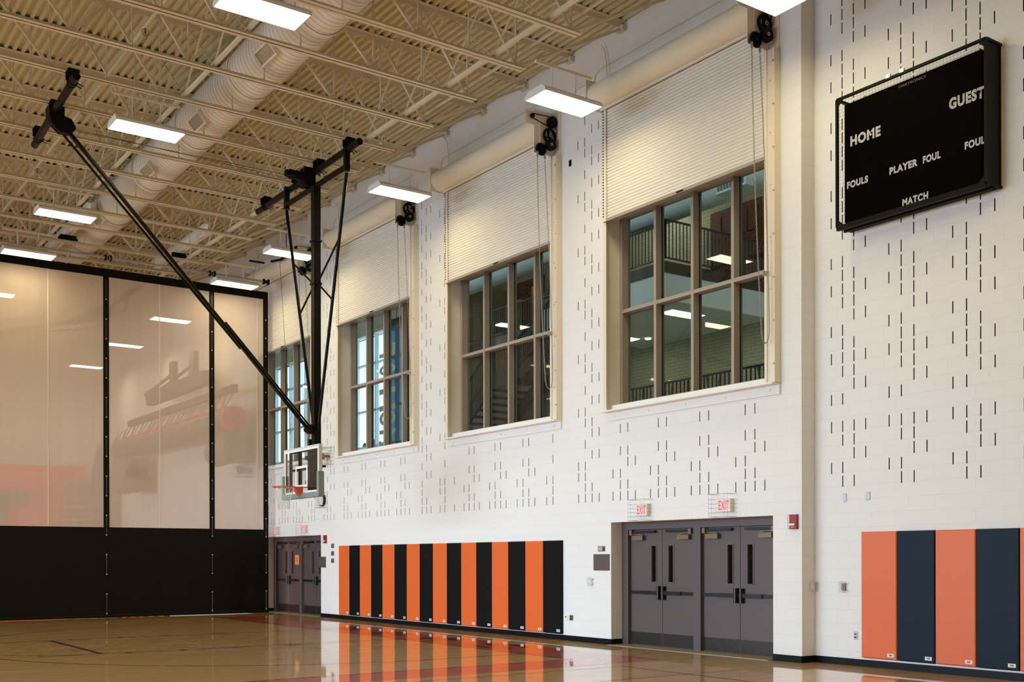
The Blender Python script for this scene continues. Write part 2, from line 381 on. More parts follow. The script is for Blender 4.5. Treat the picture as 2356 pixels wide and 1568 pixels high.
wall_with_holes('wall_right', XW, YC0, 50.0, 0, ZR+.3, bigholes, slots, [M['block'], M['dark'], M['brick']], thick=.42)
rs = []
PR = [lambda n: n in (1, 4, 6, 9, 11, 14, 16) or (n > 16 and n % 5 in (1, 4)),
      lambda n: n in (0, 1, 3, 4, 6) or (n >= 8 and n % 5 in (0, 1, 3, 4)),
      lambda n: n in (0, 2, 3, 4) or (n >= 7 and n % 5 in (0, 2, 3, 4)),
      lambda n: n in (2, 4, 7, 9, 12, 14) or (n > 14 and n % 5 in (2, 4))]
for g in range(0, 11):
    for j in range(4):
        y = 10.678-1.004*g-.2025*j
        for n in range(0, 41):
            if PR[j](n): rs.append(sl(y, n))
mb_wall = wall_with_holes('wall_scoreboard_side', XR, -4.2, YC0, 0, ZR+.3, [], rs, [M['block'], M['dark'], M['block']], thick=.12)
ret = MB().box(XW+.002, XR+.12, YC0-.001, YC0+.3, 0, ZR+.3); ret.build('wall_corner_return', M['block']); bpy.data.objects['wall_corner_return']['kind'] = 'structure'
tag(MB().box(-12.4, 14.2, 49.98, 50.3, 0, ZR+.3).build('wall_back', M['block']), kind='structure')
tag(MB().box(-12.4, 14.2, -4.4, -4.1, 0, ZR+.3).build('wall_front', M['block']), kind='structure')
wl = MB(); cur = -4.2
for (a, b) in DAYWIN+[(50., 50.)]:
    if a > cur: wl.box(-12.3, -12.0, cur, a, 0, ZR+.3)
    if b > a: wl.box(-12.3, -12.0, a, b, 0, .6); wl.box(-12.3, -12.0, a, b, 6.6, ZR+.3)
    cur = b
tag(wl.build('wall_left', M['block']), kind='structure')
for k, (a, b) in enumerate(DAYWIN):
    wd = empty('window_%d' % (k+11), (-12.15, (a+b)/2, .6), kind='structure')
    fr_ = MB()
    for yy in (a+.04, (2*a+b)/3, (a+2*b)/3, b-.04): fr_.box(-12.2, -12.05, yy-.04, yy+.04, .6, 6.6)
    for zz in (.64, 3.6, 6.56): fr_.box(-12.2, -12.05, a, b, zz-.04, zz+.04)
    fr_.build('window_frame', M['frame'], wd)
# ------------------------------------------------------------------ floor and its painted lines
fl = MB().box(-12.3, 14.1, -4.3, 50.2, -.15, 0).build('floor', M['floor']); tag(fl, kind='structure')
def strip(name, m, quads, z=.0012):
    mb = MB()
    for q in quads: mb.add([(x, y, z) for x, y in q], [(0, 1, 2, 3)], 0)
    return mb.build(name, m, fl)
def rect(x0, x1, y0, y1): return [(x0, y0), (x1, y0), (x1, y1), (x0, y1)]
BX0, BX1, BY0, BY1 = 10.70, 11.78, 12.62, 13.50
strip('painted_border', M['forange'], [rect(BX0, BX1, BY0, 29.2), rect(-9, BX0, BY0, BY1)], .0010)
strip('painted_border', M['forange'], [rect(-9, BX1, 33.2, 34.3), rect(BX0, BX1, 34.3, 48)], .0010)
t_ = .028
strip('painted_black_line', M['fblack'], [rect(BX0-.05, BX0, BY1, 29.2), rect(-9, BX0, BY1, BY1+.05), rect(-9, 10.62, 12.22, 12.25), rect(10.58, 10.62, 3, 12.22),
      rect(-9, 11.6, 10.84, 10.87)], .0014)
lane = [rect(4.0, BX0, 18.99-t_, 18.99+t_), rect(4.0, BX0, 22.66-t_, 22.66+t_)]
for x in (5.42, 6.36, 7.31):
    lane += [rect(x-.06, x+.06, 18.86, 18.99), rect(x-.06, x+.06, 22.66, 22.79)]
strip('free_throw_lane', M['fblack'], lane, .0014)
strip('free_throw_line', M['fblack'], [rect(4.96, 5.05, 18.99, 22.66), rect(8.24, 8.56, 18.86, 19.02), rect(8.28, 8.6, 22.63, 22.79)], .0016)
ARC = []
rr = 6.0; cy = 20.83; cxb = 9.15
def arc_quads(cx_, cy_, r_, a0, a1, w_, n=48):
    q = []
    for i in range(n):
        t0 = a0+(a1-a0)*i/n; t1 = a0+(a1-a0)*(i+1)/n
        q.append([(cx_+r_*math.cos(t0), cy_+r_*math.sin(t0)), (cx_+(r_+w_)*math.cos(t0), cy_+(r_+w_)*math.sin(t0)),
                  (cx_+(r_+w_)*math.cos(t1), cy_+(r_+w_)*math.sin(t1)), (cx_+r_*math.cos(t1), cy_+r_*math.sin(t1))])
    return q
strip('three_point_line', M['fblack'], arc_quads(cxb, cy, rr, math.pi/2, 3*math.pi/2, .05)+[rect(cxb, BX0, cy-rr-.05, cy-rr), rect(cxb, BX0, cy+rr, cy+rr+.05)], .0015)
strip('free_throw_circle', M['fblack'], arc_quads(5.0, cy, 1.83, math.pi/2, 3*math.pi/2, .04, 32), .0015)
strip('painted_white_line', M['fwhite'], [rect(7.0, 7.05, 16.28, 25.2), rect(-9, 7.05, 16.28, 16.325), rect(-9, 7.05, 25.16, 25.2)], .0018)
for i, (chh, yy) in enumerate(zip('SREB', (15.75, 17.75, 19.8, 21.9))):
    text(chh, 'painted_floor_letter', M['fblack'], fl, (10.86, yy+1.25, 0), (0, -1, 0), (1, 0, 0), .78, 1.25, depth=-.0022 if False else .002, bold=.02)
sd = MB()
for o in DO: sd.box(13.0, 13.44, DY0+o+.01, DY1+o-.01, 0.0, .008)
sd.build('door_saddle', M['tan'], fl)
# ------------------------------------------------------------------ baseboards
def baseboard(name, segs):
    mb = MB()
    for (x0, x1, y0, y1) in segs:
        mb.box(x0, x1, y0, y1, 0, .102)
    tag(mb.build(name, M['base']), kind='structure')
baseboard('baseboard_right', [(XW-.012, XW, YC0-.01, DY0), (XW-.012, XW, DY1, DY0+16.05), (XW-.012, XW, DY1+16.05, 49.9),
          (XW, XW+.25, DY1-.012, DY1), (XW, XW+.25, DY0, DY0+.012), (XW, XW+.25, DY1+16.038, DY1+16.05)])
baseboard('baseboard_alcove', [(XW-.012, XR, YC0-.012, YC0), (XR-.012, XR, -4, YC0-.012)])
# ------------------------------------------------------------------ wall pads
def pad(name, x, y0, y1, z0, z1, m, label, group):
    t = empty(name, (x, (y0+y1)/2, z0), label, 'wall pad', group)
    b = .012; mb = MB(); g = .004
    yA, yB = y0+g, y1-g; xf = x-.05; xb = x
    ring0 = [(xb, yA, z0), (xb, yB, z0), (xb, yB, z1), (xb, yA, z1)]
    ring1 = [(xf+b, yA, z0), (xf+b, yB, z0), (xf+b, yB, z1), (xf+b, yA, z1)]
    ring2 = [(xf, yA+b, z0+b), (xf, yB-b, z0+b), (xf, yB-b, z1-b), (xf, yA+b, z1-b)]
    vs = ring0+ring1+ring2; fs = []
    for k in range(2):
        for i in range(4): fs.append((k*4+i, k*4+(i+1) % 4, k*4+4+(i+1) % 4, k*4+4+i))
    fs.append((8, 9, 10, 11)); mb.add(vs, fs, 0)
    mb.build('pad_cover', m, t)
    MB().box(x-.008, x, y0+.02, y1-.02, z0-.008, z0, 0).build('backing_board', m, t)
    lb = MB().box(xf-.0012, xf, y0+.05, y0+.155, z0+.035, z0+.085).build('maker_tag', M['white'], t)
    text('RSPM', 'tag_print', M['ink'], lb, (xf-.0012, y0+.128, z0+.047), (0, -1, 0), (0, 0, 1), .027, .05, depth=.0006, bold=.03)
    return t
ORD = ['first', 'second', 'third', 'fourth', 'fifth', 'sixth', 'seventh', 'eighth', 'ninth', 'tenth']
yb = [26.43-.6006*i for i in range(17)]
for i in range(16):
    m = M['orange'] if i % 2 == 0 else M['black']; cn = 'orange' if i % 2 == 0 else 'black'
    lab = '%s %s wall pad from the left in the long row below the gym windows' % (ORD[i//2], cn)
    if i == 15: lab = 'black wall pad at the right-hand end of the long row, beside the outlets'
    if i == 0: lab = 'orange wall pad at the left-hand end of the long row, beside the three small plates'
    pad('wall_pad', XW, yb[i+1], yb[i], .12, 1.93, m, lab, 'orange and black wall pads below the windows')
yr = [10.123-.6035*i for i in range(9)]
for i in range(8):
    m = M['orange'] if i % 2 == 0 else M['bluish']; cn = 'orange' if i % 2 == 0 else 'bluish'
    lab = ['orange wall pad under the scoreboard, nearest the corner', 'navy wall pad next to the corner orange one, under the scoreboard',
           'orange wall pad between the two navy pads under the scoreboard', 'navy wall pad second from the corner under the scoreboard',
           'orange wall pad sliver cut by the right edge of the photo', 'navy wall pad beyond the right edge of the row', 'last orange wall pad beyond the right edge', 'last navy wall pad beyond the right edge'][i]
    pad('wall_pad', XR, yr[i+1], yr[i], .135, 1.955, m, lab, 'orange and navy wall pads under the scoreboard')
# ------------------------------------------------------------------ windows
def make_window(k, off):
    t = empty('window_%d' % (k+1), (13.35, WY0+off, WZ0), kind='structure')
    xf = 13.35; xg = 13.49; y0 = WY0+off; y1 = WY1+off; z0 = 4.37; zt = 9.85
    mb = MB(); cuts = [15.395, 14.485, 13.555, 12.625, 11.70]
    wv = .062
    for c in cuts: mb.box(xf, xf+.20, c+off-wv/2, c+off+wv/2, z0, zt)
    mb.box(xf, xf+.20, y0, 11.70+off-wv/2, z0, zt)
    for z in (z0+.03, 6.12, 7.87, zt-.03): mb.box(xf+.002, xf+.198, y0+.001, y1-.001, z-.032, z+.032)
    mb.build('window_frame', M['frame'], t)
    gk = MB()
    for c in cuts[1:]:
        gk.box(xg-.01, xg+.012, c+off-wv/2-.012, c+off+wv/2+.012, z0+.04, zt)
    gk.build('glazing_gasket', M['gasket'], t)
    MB().box(xg, xg+.008, y0+.02, y1-.02, z0+.03, zt).build('glass', M['glass'], t)
    MB().box(13.10, 13.37, y0, y1, WZ0-.0, WZ0+.07).build('window_sill', M['paint'], t)
    return t
for k, off in enumerate(WO): make_window(k, off)
# ------------------------------------------------------------------ roller shutters, hoods, drives, chains
def gear(mb, c, r, t, teeth=0, holes=0, n=40):
    """disc facing -y-ish: axis along y is not used; axis along x (faces the gym)"""
def disc_y(mb, x, y, z, r, t, n=36, teeth=False, mi=0):
    pts = []
    for i in range(n*(2 if teeth else 1)):
        a = 2*math.pi*i/(n*(2 if teeth else 1)); q = r if (not teeth or i % 2) else r*.94
        pts.append((x+q*math.cos(a), z+q*math.sin(a)))
    mb.prism(pts, 'y', y, y-t, mi)
WN = ['beside the scoreboard', 'second from the scoreboard', 'third from the scoreboard', 'fourth from the scoreboard, by the hoop mast', 'behind the curtain', 'far behind the curtain']
def make_shutter(off, nm):
    t = empty('roller_shutter', (XW, 13.4+off, 4.25), 'white roller shutter half lowered over the window '+nm, 'shutter', 'roller shutters over the gym windows')
    L, R_ = 15.43+off, 11.58+off
    # slat curtain : corrugated profile
    mb = MB(); z = 7.76; pitch = .0572; prof = []
    top = 9.80
    while z < top:
        prof += [(13.015, z), (12.998, z+pitch*.12), (12.990, z+pitch*.45), (12.997, z+pitch*.78), (13.013, z+pitch*.92)]
        z += pitch
    v = []; f = []
    for (x, zz) in prof: v += [(x, L-.02, zz), (x, R_+.02, zz)]
    for i in range(len(prof)-1): f.append((2*i, 2*i+1, 2*i+3, 2*i+2))
    mb.add(v, f, 0)
    v2 = [(x+.025, y, zz) for (x, y, zz) in v]; mb.add(v2, [g_[::-1] for g_ in f], 0)
    mb.build('slat_curtain', M['shutter'], t)
    b = MB().box(12.975, 13.03, L-.02, R_, 7.70, 7.77); b.box(12.93, 13.06, L-.02, R_, 7.695, 7.708)
    b.build('bottom_bar', M['frame'], t)
    lk = MB().box(12.925, 12.97, 13.35+off, 13.50+off, 7.705, 7.73); lk.build('bar_latch', M['iron'], t)
    g = MB().box(12.965, XW-.001, L+.0, L+.022, 4.25, 9.75); g.box(12.966, 12.985, L-.06, L-.001, 4.251, 9.749)
    for q in range(38): g.box(12.955, 12.966, L+.0, L+.02, 7.8+q*.052, 7.82+q*.052, 1)
    g.build('guide_rail', [M['guide'], M['iron']], t)
    g = MB().box(12.965, XW-.001, R_-.03, R_+.02, 4.25, 9.38); g.box(12.985, XW-.001, R_-.16, R_-.03, 4.25, 9.38); g.box(12.96, XW-.001, R_-.19, R_-.16, 4.25, 9.38)
    g.build('guide_rail', M['guide'], t)
    bo = MB()
    for q in range(9): bo.cyl((12.945, R_-.175, 4.55+q*.66), (12.962, R_-.175, 4.55+q*.66), .016, 8)
    for q in range(7): bo.cyl((12.975, R_-.09, 4.9+q*.8), (12.986, R_-.09, 4.9+q*.8), .01, 8)
    bo.build('guide_bolt', M['zinc'], t)
    sl_ = MB().box(12.90, XW-.001, R_-.19, L+.04, 4.235, 4.262); sl_.box(13.06, XW-.001, R_-.19, L+.04, 4.09, 4.235)
    sl_.build('sill_angle', M['paint'], t)
    sb_ = MB()
    for q in range(5): sb_.cyl((13.05, R_+.0+q*.92, 4.17), (13.061, R_+.0+q*.92, 4.17), .018, 8)
    sb_.build('sill_bolt', M['guide'], t)
    # hood
    hb = MB(); cx_, cz, r = 12.86, 9.985, .235; pts = []
    for i in range(25):
        a = math.radians(80+i*205/24.); pts.append((cx_+r*math.cos(a), cz+r*math.sin(a)))
    pts = [(XW-.002, cz+r)]+pts+[(12.95, 9.76), (XW-.002, 9.76)]
    hb.prism(pts, 'y', L+.06, R_+.035, 0, True)
    h = hb.build('hood', M['hood'], t)
    lip = MB().box(12.90, 12.945, L+.04, R_+.035, 9.735, 9.765).build('hood_lip', M['paint'], h)
    for yy in (L+.06,):
        MB().box(12.60, XW-.001, yy, yy+.012, 9.73, 10.25).build('end_bracket', M['hood'], t)
    return t
def make_drive(off, nm):
    R_ = 11.58+off; yb_ = R_+.02
    t = empty('shutter_drive', (XW, R_+.05, 9.6), 'black pulleys and gears driving the shutter '+nm, 'shutter drive', 'chain drives of the roller shutters')
    yp = R_+.0
    mb = MB().box(12.58, XW-.001, yp, yp+.012, 9.40, 10.24); mb.box(12.37, 12.58, yp, yp+.012, 9.93, 10.19); mb.box(12.70, 12.72, yp-.02, yp, 9.6, 10.0)
    mb.box(XW-.02, XW-.001, yp-.18, yp, 9.39, 10.3)
    mb.build('mounting_plate', M['guide'], t)
    def pulley(nm_, x, z, r, d0, d1):
        a = MB(); disc_y(a, x, yp-d0, z, r, d1); a.build(nm_, M['iron'], t)
    pulley('flat_pulley', 12.975, 10.04, .108, .02, .07)
    a = MB(); gx, gz, gr = 12.925, 9.77, .152
    ro = []; ri = []
    for i in range(96):
        an = 2*math.pi*i/96; q = gr if i % 2 else gr*.945; ro.append((gx+q*math.cos(an), gz+q*math.sin(an))); ri.append((gx+gr*.76*math.cos(an), gz+gr*.76*math.sin(an)))
    y0_, y1_ = yp-.02, yp-.055; v = [(p[0], y0_, p[1]) for p in ro]+[(p[0], y1_, p[1]) for p in ro]+[(p[0], y0_, p[1]) for p in ri]+[(p[0], y1_, p[1]) for p in ri]
    f = []
    for i in range(96):
        j = (i+1) % 96; f += [(i, j, 96+j, 96+i), (96+i, 96+j, 288+j, 288+i), (192+j, 192+i, 288+i, 288+j), (i, 192+i, 192+j, j)]
    a.add(v, f, 0)
    for q in range(4):
        an = q*math.pi/2+.5; a.beam((gx, (y0_+y1_)/2, gz), (gx+gr*.8*math.cos(an), (y0_+y1_)/2, gz+gr*.8*math.sin(an)), .035, .03)
    a.cyl((gx, y0_, gz), (gx, y1_-.02, gz), .045, 20)
    a.build('spoked_gear', M['iron'], t)
    for (x_, z_, y_, r_) in ((gx, gz, y1_-.02, .028), (12.91, 9.58, yp-.125, .022)):
        a = MB(); a.tube([(x_+r_*math.cos(u), y_-.004, z_+r_*math.sin(u)) for u in [2*math.pi*k_/18 for k_ in range(18)]], .008, 6, 0, True); a.build('shaft_end', M['zinc'], t)
    pulley('pinion_disc', 12.91, 9.58, .112, .055, .07)
    a = MB(); cx_, cz, R2 = 12.70, 9.46, .108
    a.tube([(cx_+R2*math.cos(u), yp-.06, cz+R2*math.sin(u)) for u in [2*math.pi*i/36 for i in range(36)]], .017, 8, 0, True)
    a.tube([(cx_+R2*.62*math.cos(u), yp-.07, cz+R2*.62*math.sin(u)) for u in [2*math.pi*i/28 for i in range(28)]], .009, 6, 0, True)
    disc_y(a, cx_, yp-.03, cz, R2*.96, .025); disc_y(a, cx_, yp-.055, cz, .036, .04)
    a.build('chain_wheel', M['iron'], t)
    MB().cyl((cx_-.09, yp-.06, cz-.06), (cx_-.09, yp-.06, cz-.16), .02, 12).build('chain_guide', M['zinc'], t); MB().cyl((cx_+.09, yp-.06, cz-.07), (cx_+.09, yp-.06, cz-.17), .02, 12).build('chain_guide', M['zinc'], t)
    a = MB(); a.cyl((12.52, yp-.0, 10.08), (12.52, yp-.05, 10.08), .042, 20); a.build('idler_pulley', M['iron'], t)
    a = MB()
    def belt(p, r1, q, r2, y):
        P_ = Vector(p); Q_ = Vector(q); d = (Q_-P_).normalized(); n_ = Vector((-d.y, d.x))
        for s_ in (1, -1):
            u = P_+n_*r1*s_; v_ = Q_+n_*r2*s_; a.beam((u.x, y, u.y), (v_.x, y, v_.y), .02, .010)
    belt((12.52, 10.08), .042, (12.975, 10.04), .108, yp-.035); belt((12.975, 10.04), .09, (12.925, 9.77), .05, yp-.085)
    a.build('drive_belt', M['iron'], t)
    # hanging loop of chain
    t2 = empty('pull_chain', (cx_, yp-.06, cz-.15), 'long pull chain loop over the window '+nm, 'chain', 'pull chains of the roller shutters')
    pts = []
    y_ = yp-.06
    A = Vector((cx_-.09, y_, cz-.16)); B = Vector((cx_+.09, y_, cz-.17)); zb = 4.85; bot = 0
    n = 120; pth = []
    nl = 150
    for i in range(nl):
        u = i/(nl-1.); z_ = A.z+(zb+.25-A.z)*u; pth.append(Vector((A.x+.12*u*u+.02*u, y_-.05*u, z_)))
    for i in range(12):
        an = math.pi+math.pi*i/11; cxx = (A.x+.14+12.93)/2; rx = (12.93-(A.x+.14))/2
        pth.append(Vector((cxx+rx*math.cos(an), y_-.05, zb+.25+.25*math.sin(an))))
    for i in range(nl):
        u = i/(nl-1.); z_ = zb+.25+(B.z-zb-.25)*u; pth.append(Vector((12.93+(B.x-12.93)*(u**1.5), y_-.05*(1-u), z_)))
    mb = MB()
    acc = 0; link = 0; last = pth[0]
    # resample every 33 mm
    res = [pth[0]]
    for i in range(1, len(pth)):
        seg = pth[i]-pth[i-1]; Ls = seg.length; d0 = 0
        while acc+(Ls-d0) >= .034:
            d0 += .034-acc; acc = 0; res.append(pth[i-1]+seg*(d0/Ls))
        acc += Ls-d0
    for i in range(len(res)-1):
        p, q = res[i], res[i+1]; d = (q-p).normalized(); c_ = (p+q)/2
        u = Vector((1, .2, 0)) if i % 2 else Vector((-.2, 1, 0)); u = (u-d*u.dot(d)).normalized()
        ring = [c_+d*.022*math.cos(w_)+u*.0105*math.sin(w_) for w_ in [2*math.pi*k_/8 for k_ in range(8)]]
        mb.tube(ring, .0042, 4, 0, True)
    mb.build('chain_links', M['chain'], t2)
    MB().box(12.85, XW-.19+.05, R_-.05, R_-.045, 5.90, 5.98).build('chain_holder', M['steel'], t2)
    return t, t2
sh0 = make_shutter(0, WN[0]); dr0, ch0 = make_drive(0, WN[0])
for k in range(1, 4):
    for src, txt_ in ((sh0, 'white roller shutter half lowered over the window '), (dr0, 'black pulleys and gears driving the shutter '), (ch0, 'long pull chain loop over the window ')):
        c = copy_tree(src, (0, WO[k], 0)); c['label'] = txt_+WN[k]
# ------------------------------------------------------------------ door sets
def make_doors(k, off):
    d = empty('door_%d' % (k+1), (13.42, DY0+off, 0), kind='structure')
    xf = 13.36; xd = 13.43
    fr_ = MB(); fy = [DY1, 15.27, 13.57, 13.37, 11.66, DY0]
    fr_.box(xf, xf+.16, 15.23+off, DY1+off+.02, 0, DZ); fr_.box(xf, xf+.16, 13.38+off, 13.55+off, 0, DZ); fr_.box(xf, xf+.16, DY0+off-.02, 11.70+off, 0, DZ)
    fr_.box(xf-.002, xf+.158, DY0+off-.02, DY1+off+.02, 2.10, DZ+.01)
    fr_.build('door_frame', M['dframe'], d)
    bk = MB().box(13.60, 13.62, DY0+off, DY1+off, 0, DZ).build('door_backing', M['brick'], d)
    leaves = [(15.225, 14.395, -1), (14.385, 13.555, 1), (13.375, 12.545, -1), (12.535, 11.705, 1)]
    for (ya, yb_, s) in leaves:
        ya += off; yb_ += off
        ye = yb_ if s < 0 else ya   # meeting edge
        sgn = 1 if s < 0 else -1    # direction from meeting edge to hinge
        vy0 = ye+sgn*.16; vy1 = vy0+sgn*.11
        lo, hi = sorted((vy0, vy1)); y0, y1 = sorted((ya, yb_))
        mb = MB().box(xd, xd+.045, y0, lo, .012, 2.095); mb.box(xd, xd+.045, hi, y1, .012, 2.095)
        mb.box(xd, xd+.045, lo, hi, .012, 1.16); mb.box(xd, xd+.045, lo, hi, 1.80, 2.095)
        for (a, b, c, e) in ((lo-.025, lo, 1.135, 1.825), (hi, hi+.025, 1.135, 1.825), (lo, hi, 1.135, 1.16), (lo, hi, 1.80, 1.825)): mb.box(xd-.008, xd, a, b, c, e)
        leaf = mb.build('door_leaf', M['door'], d)
        MB().box(xd+.02, xd+.026, lo, hi, 1.16, 1.80).build('vision_glass', M['glass'], leaf)
        MB().box(xd-.002, xd, y0+.01, y1-.01, .02, .245).build('kick_plate', M['kick'], leaf)
        pb = MB(); h0 = .965
        pb.box(xd-.035, xd-.002, y0+.0, y1-.0, h0-.028, h0+.028)
        pb.box(xd-.055, xd-.02, min(ye+sgn*.08, ye+sgn*.50), max(ye+sgn*.08, ye+sgn*.50), h0-.032, h0+.032)
        cc = ye+sgn*.055
        pb.cyl((xd-.05, cc, h0-.12), (xd-.05, cc, h0+.12), .034, 14); pb.box(xd-.05, xd-.002, cc-.034, cc+.034, h0-.12, h0+.12)
        pb.build('panic_bar', M['bar'], leaf)
        hy = ye+sgn*.75
        cl = MB(); c0, c1 = sorted((ye+sgn*.44, ye+sgn*.72)); cl.box(xd-.075, xd-.002, c0, c1, 1.905, 1.985); cl.build('door_closer', M['bronze'], leaf)
        ar = MB(); a0, a1 = sorted((ye+sgn*.14, ye+sgn*.76)); ar.box(xd-.065, xd-.02, a0, a1, 2.035, 2.075); ar.build('closer_arm', M['bar'], leaf)
        br_ = MB(); br_.box(xd-.085, xd-.002, min(ye+sgn*.72, ye+sgn*.79), max(ye+sgn*.72, ye+sgn*.79), 2.0, 2.09); br_.beam((xd-.05, ye+sgn*.72, 2.02), (xd-.05, ye+sgn*.46, 2.0), .015); br_.build('closer_bracket', M['bronze'], leaf)
    return d
for k, off in enumerate(DO): make_doors(k, off)
pn = MB().box(13.418, 13.421, onX(679, 1290, 13.42)[1], onX(688, 1290, 13.42)[1], 1.42, 1.70).build('paper_notice', M['paper'])
tag(pn, 'small orange paper notice taped to the far door leaf', 'notice')
ny = (onX(679, 1290, 13.42)[1]+onX(688, 1290, 13.42)[1])/2
MBn = MB()
for q in range(4): MBn.box(13.416, 13.4175, ny-.05, ny+.05, 1.50+q*.035, 1.512+q*.035)
MBn.build('printed_lines', M['ink'], pn)
# ------------------------------------------------------------------ exit signs with wire guards
def make_exit(y, z, label):
    t = empty('exit_sign', (XW, y, z), label, 'exit sign', 'exit signs over the doors')
    bx = MB().box(XW-.075, XW-.001, y-.17, y+.155, z-.02, z+.19); bx.build('sign_housing', M['guide'], t)
    fc = MB().box(XW-.088, XW-.075, y-.165, y+.15, z-.015, z+.185).build('sign_face', M['white'], t)
    text('EXIT', 'sign_letters', M['exitred'], fc, (XW-.088, y+.085, z+.01), (0, -1, 0), (0, 0, 1), .15, .225, depth=.002, bold=.005)
    g = MB(); x0, x1 = XW-.20, XW-.001; ya, yb_ = y-.24, y+.24; za, zb = z-.10, z+.265; r = .0022
    for zz in (za, za+.065, za+.14, za+.21, za+.28, zb):
        g.tube([(x1, yb_, zz), (x0, yb_-.02, zz), (x0, ya+.02, zz), (x1, ya, zz)], r, 5)
    for yy in (ya+.03, ya+.10, y+.14, yb_-.03):
        g.tube([(x0, yy, za), (x0, yy, zb)], r, 5)
        g.tube([(x0, yy, za), (x1, yy, za)], r, 5); g.tube([(x0, yy, zb), (x1, yy, zb)], r, 5)
    g.build('wire_guard', M['wire'], t)
make_exit(12.53, 2.345, 'caged red EXIT sign over the near doors, closest to the scoreboard')
make_exit(14.50, 2.345, 'caged red EXIT sign over the left pair of the near doors')
make_exit(28.62, 2.345, 'caged red EXIT sign over the far doors, to the right of its twin')
make_exit(30.55, 2.345, 'caged red EXIT sign over the far doors, next to the curtain edge')
# ------------------------------------------------------------------ small wall fittings
def alarm(y, z, label):
    t = empty('fire_alarm', (XW, y, z), label, 'fire alarm', 'fire alarms')
    MB().box(XW-.05, XW-.001, y-.075, y+.06, z, z+.22).build('alarm_housing', M['red'], t)
    MB().box(XW-.075, XW-.05, y-.055, y+.04, z+.055, z+.085).build('strobe_lens', M['white'], t)
    text('FIRE', 'alarm_print', M['white'], t, (XW-.05, y+.03, z+.02), (0, -1, 0), (0, 0, 1), .018, .06, depth=.001)
    g = MB()
    for q in range(6): g.tube([(XW-.001, y+.10, z+.01+q*.04), (XW-.10, y+.09, z+.01+q*.04), (XW-.10, y-.08, z+.01+q*.04)] if False else [(XW-.001, y+.075, z+.01+q*.04), (XW-.07, y+.075, z+.01+q*.04)], .003, 5)
    g.tube([(XW-.07, y+.075, z), (XW-.07, y+.075, z+.22)], .003, 5)
    g.build('wire_guard', M['wire'], t)
alarm(11.13, 2.015, 'red fire alarm strobe on the white wall right of the near doors')
alarm(27.30, 2.005, 'red fire alarm strobe on the white wall right of the far doors')
def plate(name, X, y0, y1, z0, z1, m, label, cat, group=None, th=.008, slot=None):
    mb = MB(); a, b = sorted((y0, y1)); e = .006
    mb.add([(X-.001, a, z0), (X-.001, b, z0), (X-.001, b, z1), (X-.001, a, z1), (X-th, a+e, z0+e), (X-th, b-e, z0+e), (X-th, b-e, z1-e), (X-th, a+e, z1-e)],
           [(0, 1, 5, 4), (1, 2, 6, 5), (2, 3, 7, 6), (3, 0, 4, 7), (4, 5, 6, 7)], 0)
    o = mb.build(name, m); tag(o, label, cat, group)
    if slot:
        s_ = MB(); h = (z1-z0)
        for q in slot: s_.box(X-th-.002, X-th, (a+b)/2-.018, (a+b)/2+.018, z0+h*q-.012, z0+h*q+.012)
        s_.build('socket_face', M['ink'] if m is not M['bronze'] else M['iron'], o)
    return o
plate('sign_plate', XW, 15.437, 15.899, 1.354, 1.659, M['dframe'], 'blank square plum sign plate beside the near door opening', 'sign', th=.012)
pl = plate('wall_plaque', XW, 15.565, 15.775, 1.708, 1.806, M['grey'], 'small engraved grey plaque above the square sign plate', 'plaque')
MB().box(XW-.010, XW-.008, 15.64, 15.76, 1.72, 1.795).build('plaque_print', M['lgrey'], pl); MB().box(XW-.010, XW-.008, 15.58, 15.625, 1.725, 1.775).build('plaque_picture', M['ink'], pl)
plate('wall_outlet', XW, 16.677, 16.799, .374, .49, M['white'], 'white outlet plate low on the wall beside the last black pad', 'outlet', slot=(.7,))
plate('wall_outlet', XW, 16.515, 16.63, .39, .495, M['bronze'], 'bronze outlet plate low on the wall, right of the white one', 'outlet', slot=(.3, .7))
plate('sign_plate', XW, 27.293, 27.727, 1.347, 1.643, M['dframe'], 'blank square dark plate at the right edge of the far doors', 'sign', th=.012)
for z, nm in ((1.873, 'top'), (1.672, 'middle'), (1.475, 'bottom')):
    plate('switch_plate', XW, 26.79, 26.97, z, z+.118, M['grey'], '%s one of three small grey plates left of the orange pad' % nm, 'switch plate', 'three small grey plates')
plate('switch_plate', XR, 10.403, 10.475, 2.408, 2.53, M['steel'], 'steel switch plate high on the scoreboard wall, left one', 'switch plate', 'steel plates under the scoreboard')
plate('switch_plate', XR, 9.992, 10.075, 2.415, 2.535, M['steel'], 'steel switch plate high on the scoreboard wall, right one', 'switch plate', 'steel plates under the scoreboard')
plate('wall_outlet', XR, 10.212, 10.288, .382, .499, M['steel'], 'steel outlet plate low on the wall left of the corner orange pad', 'outlet', slot=(.3, .7))
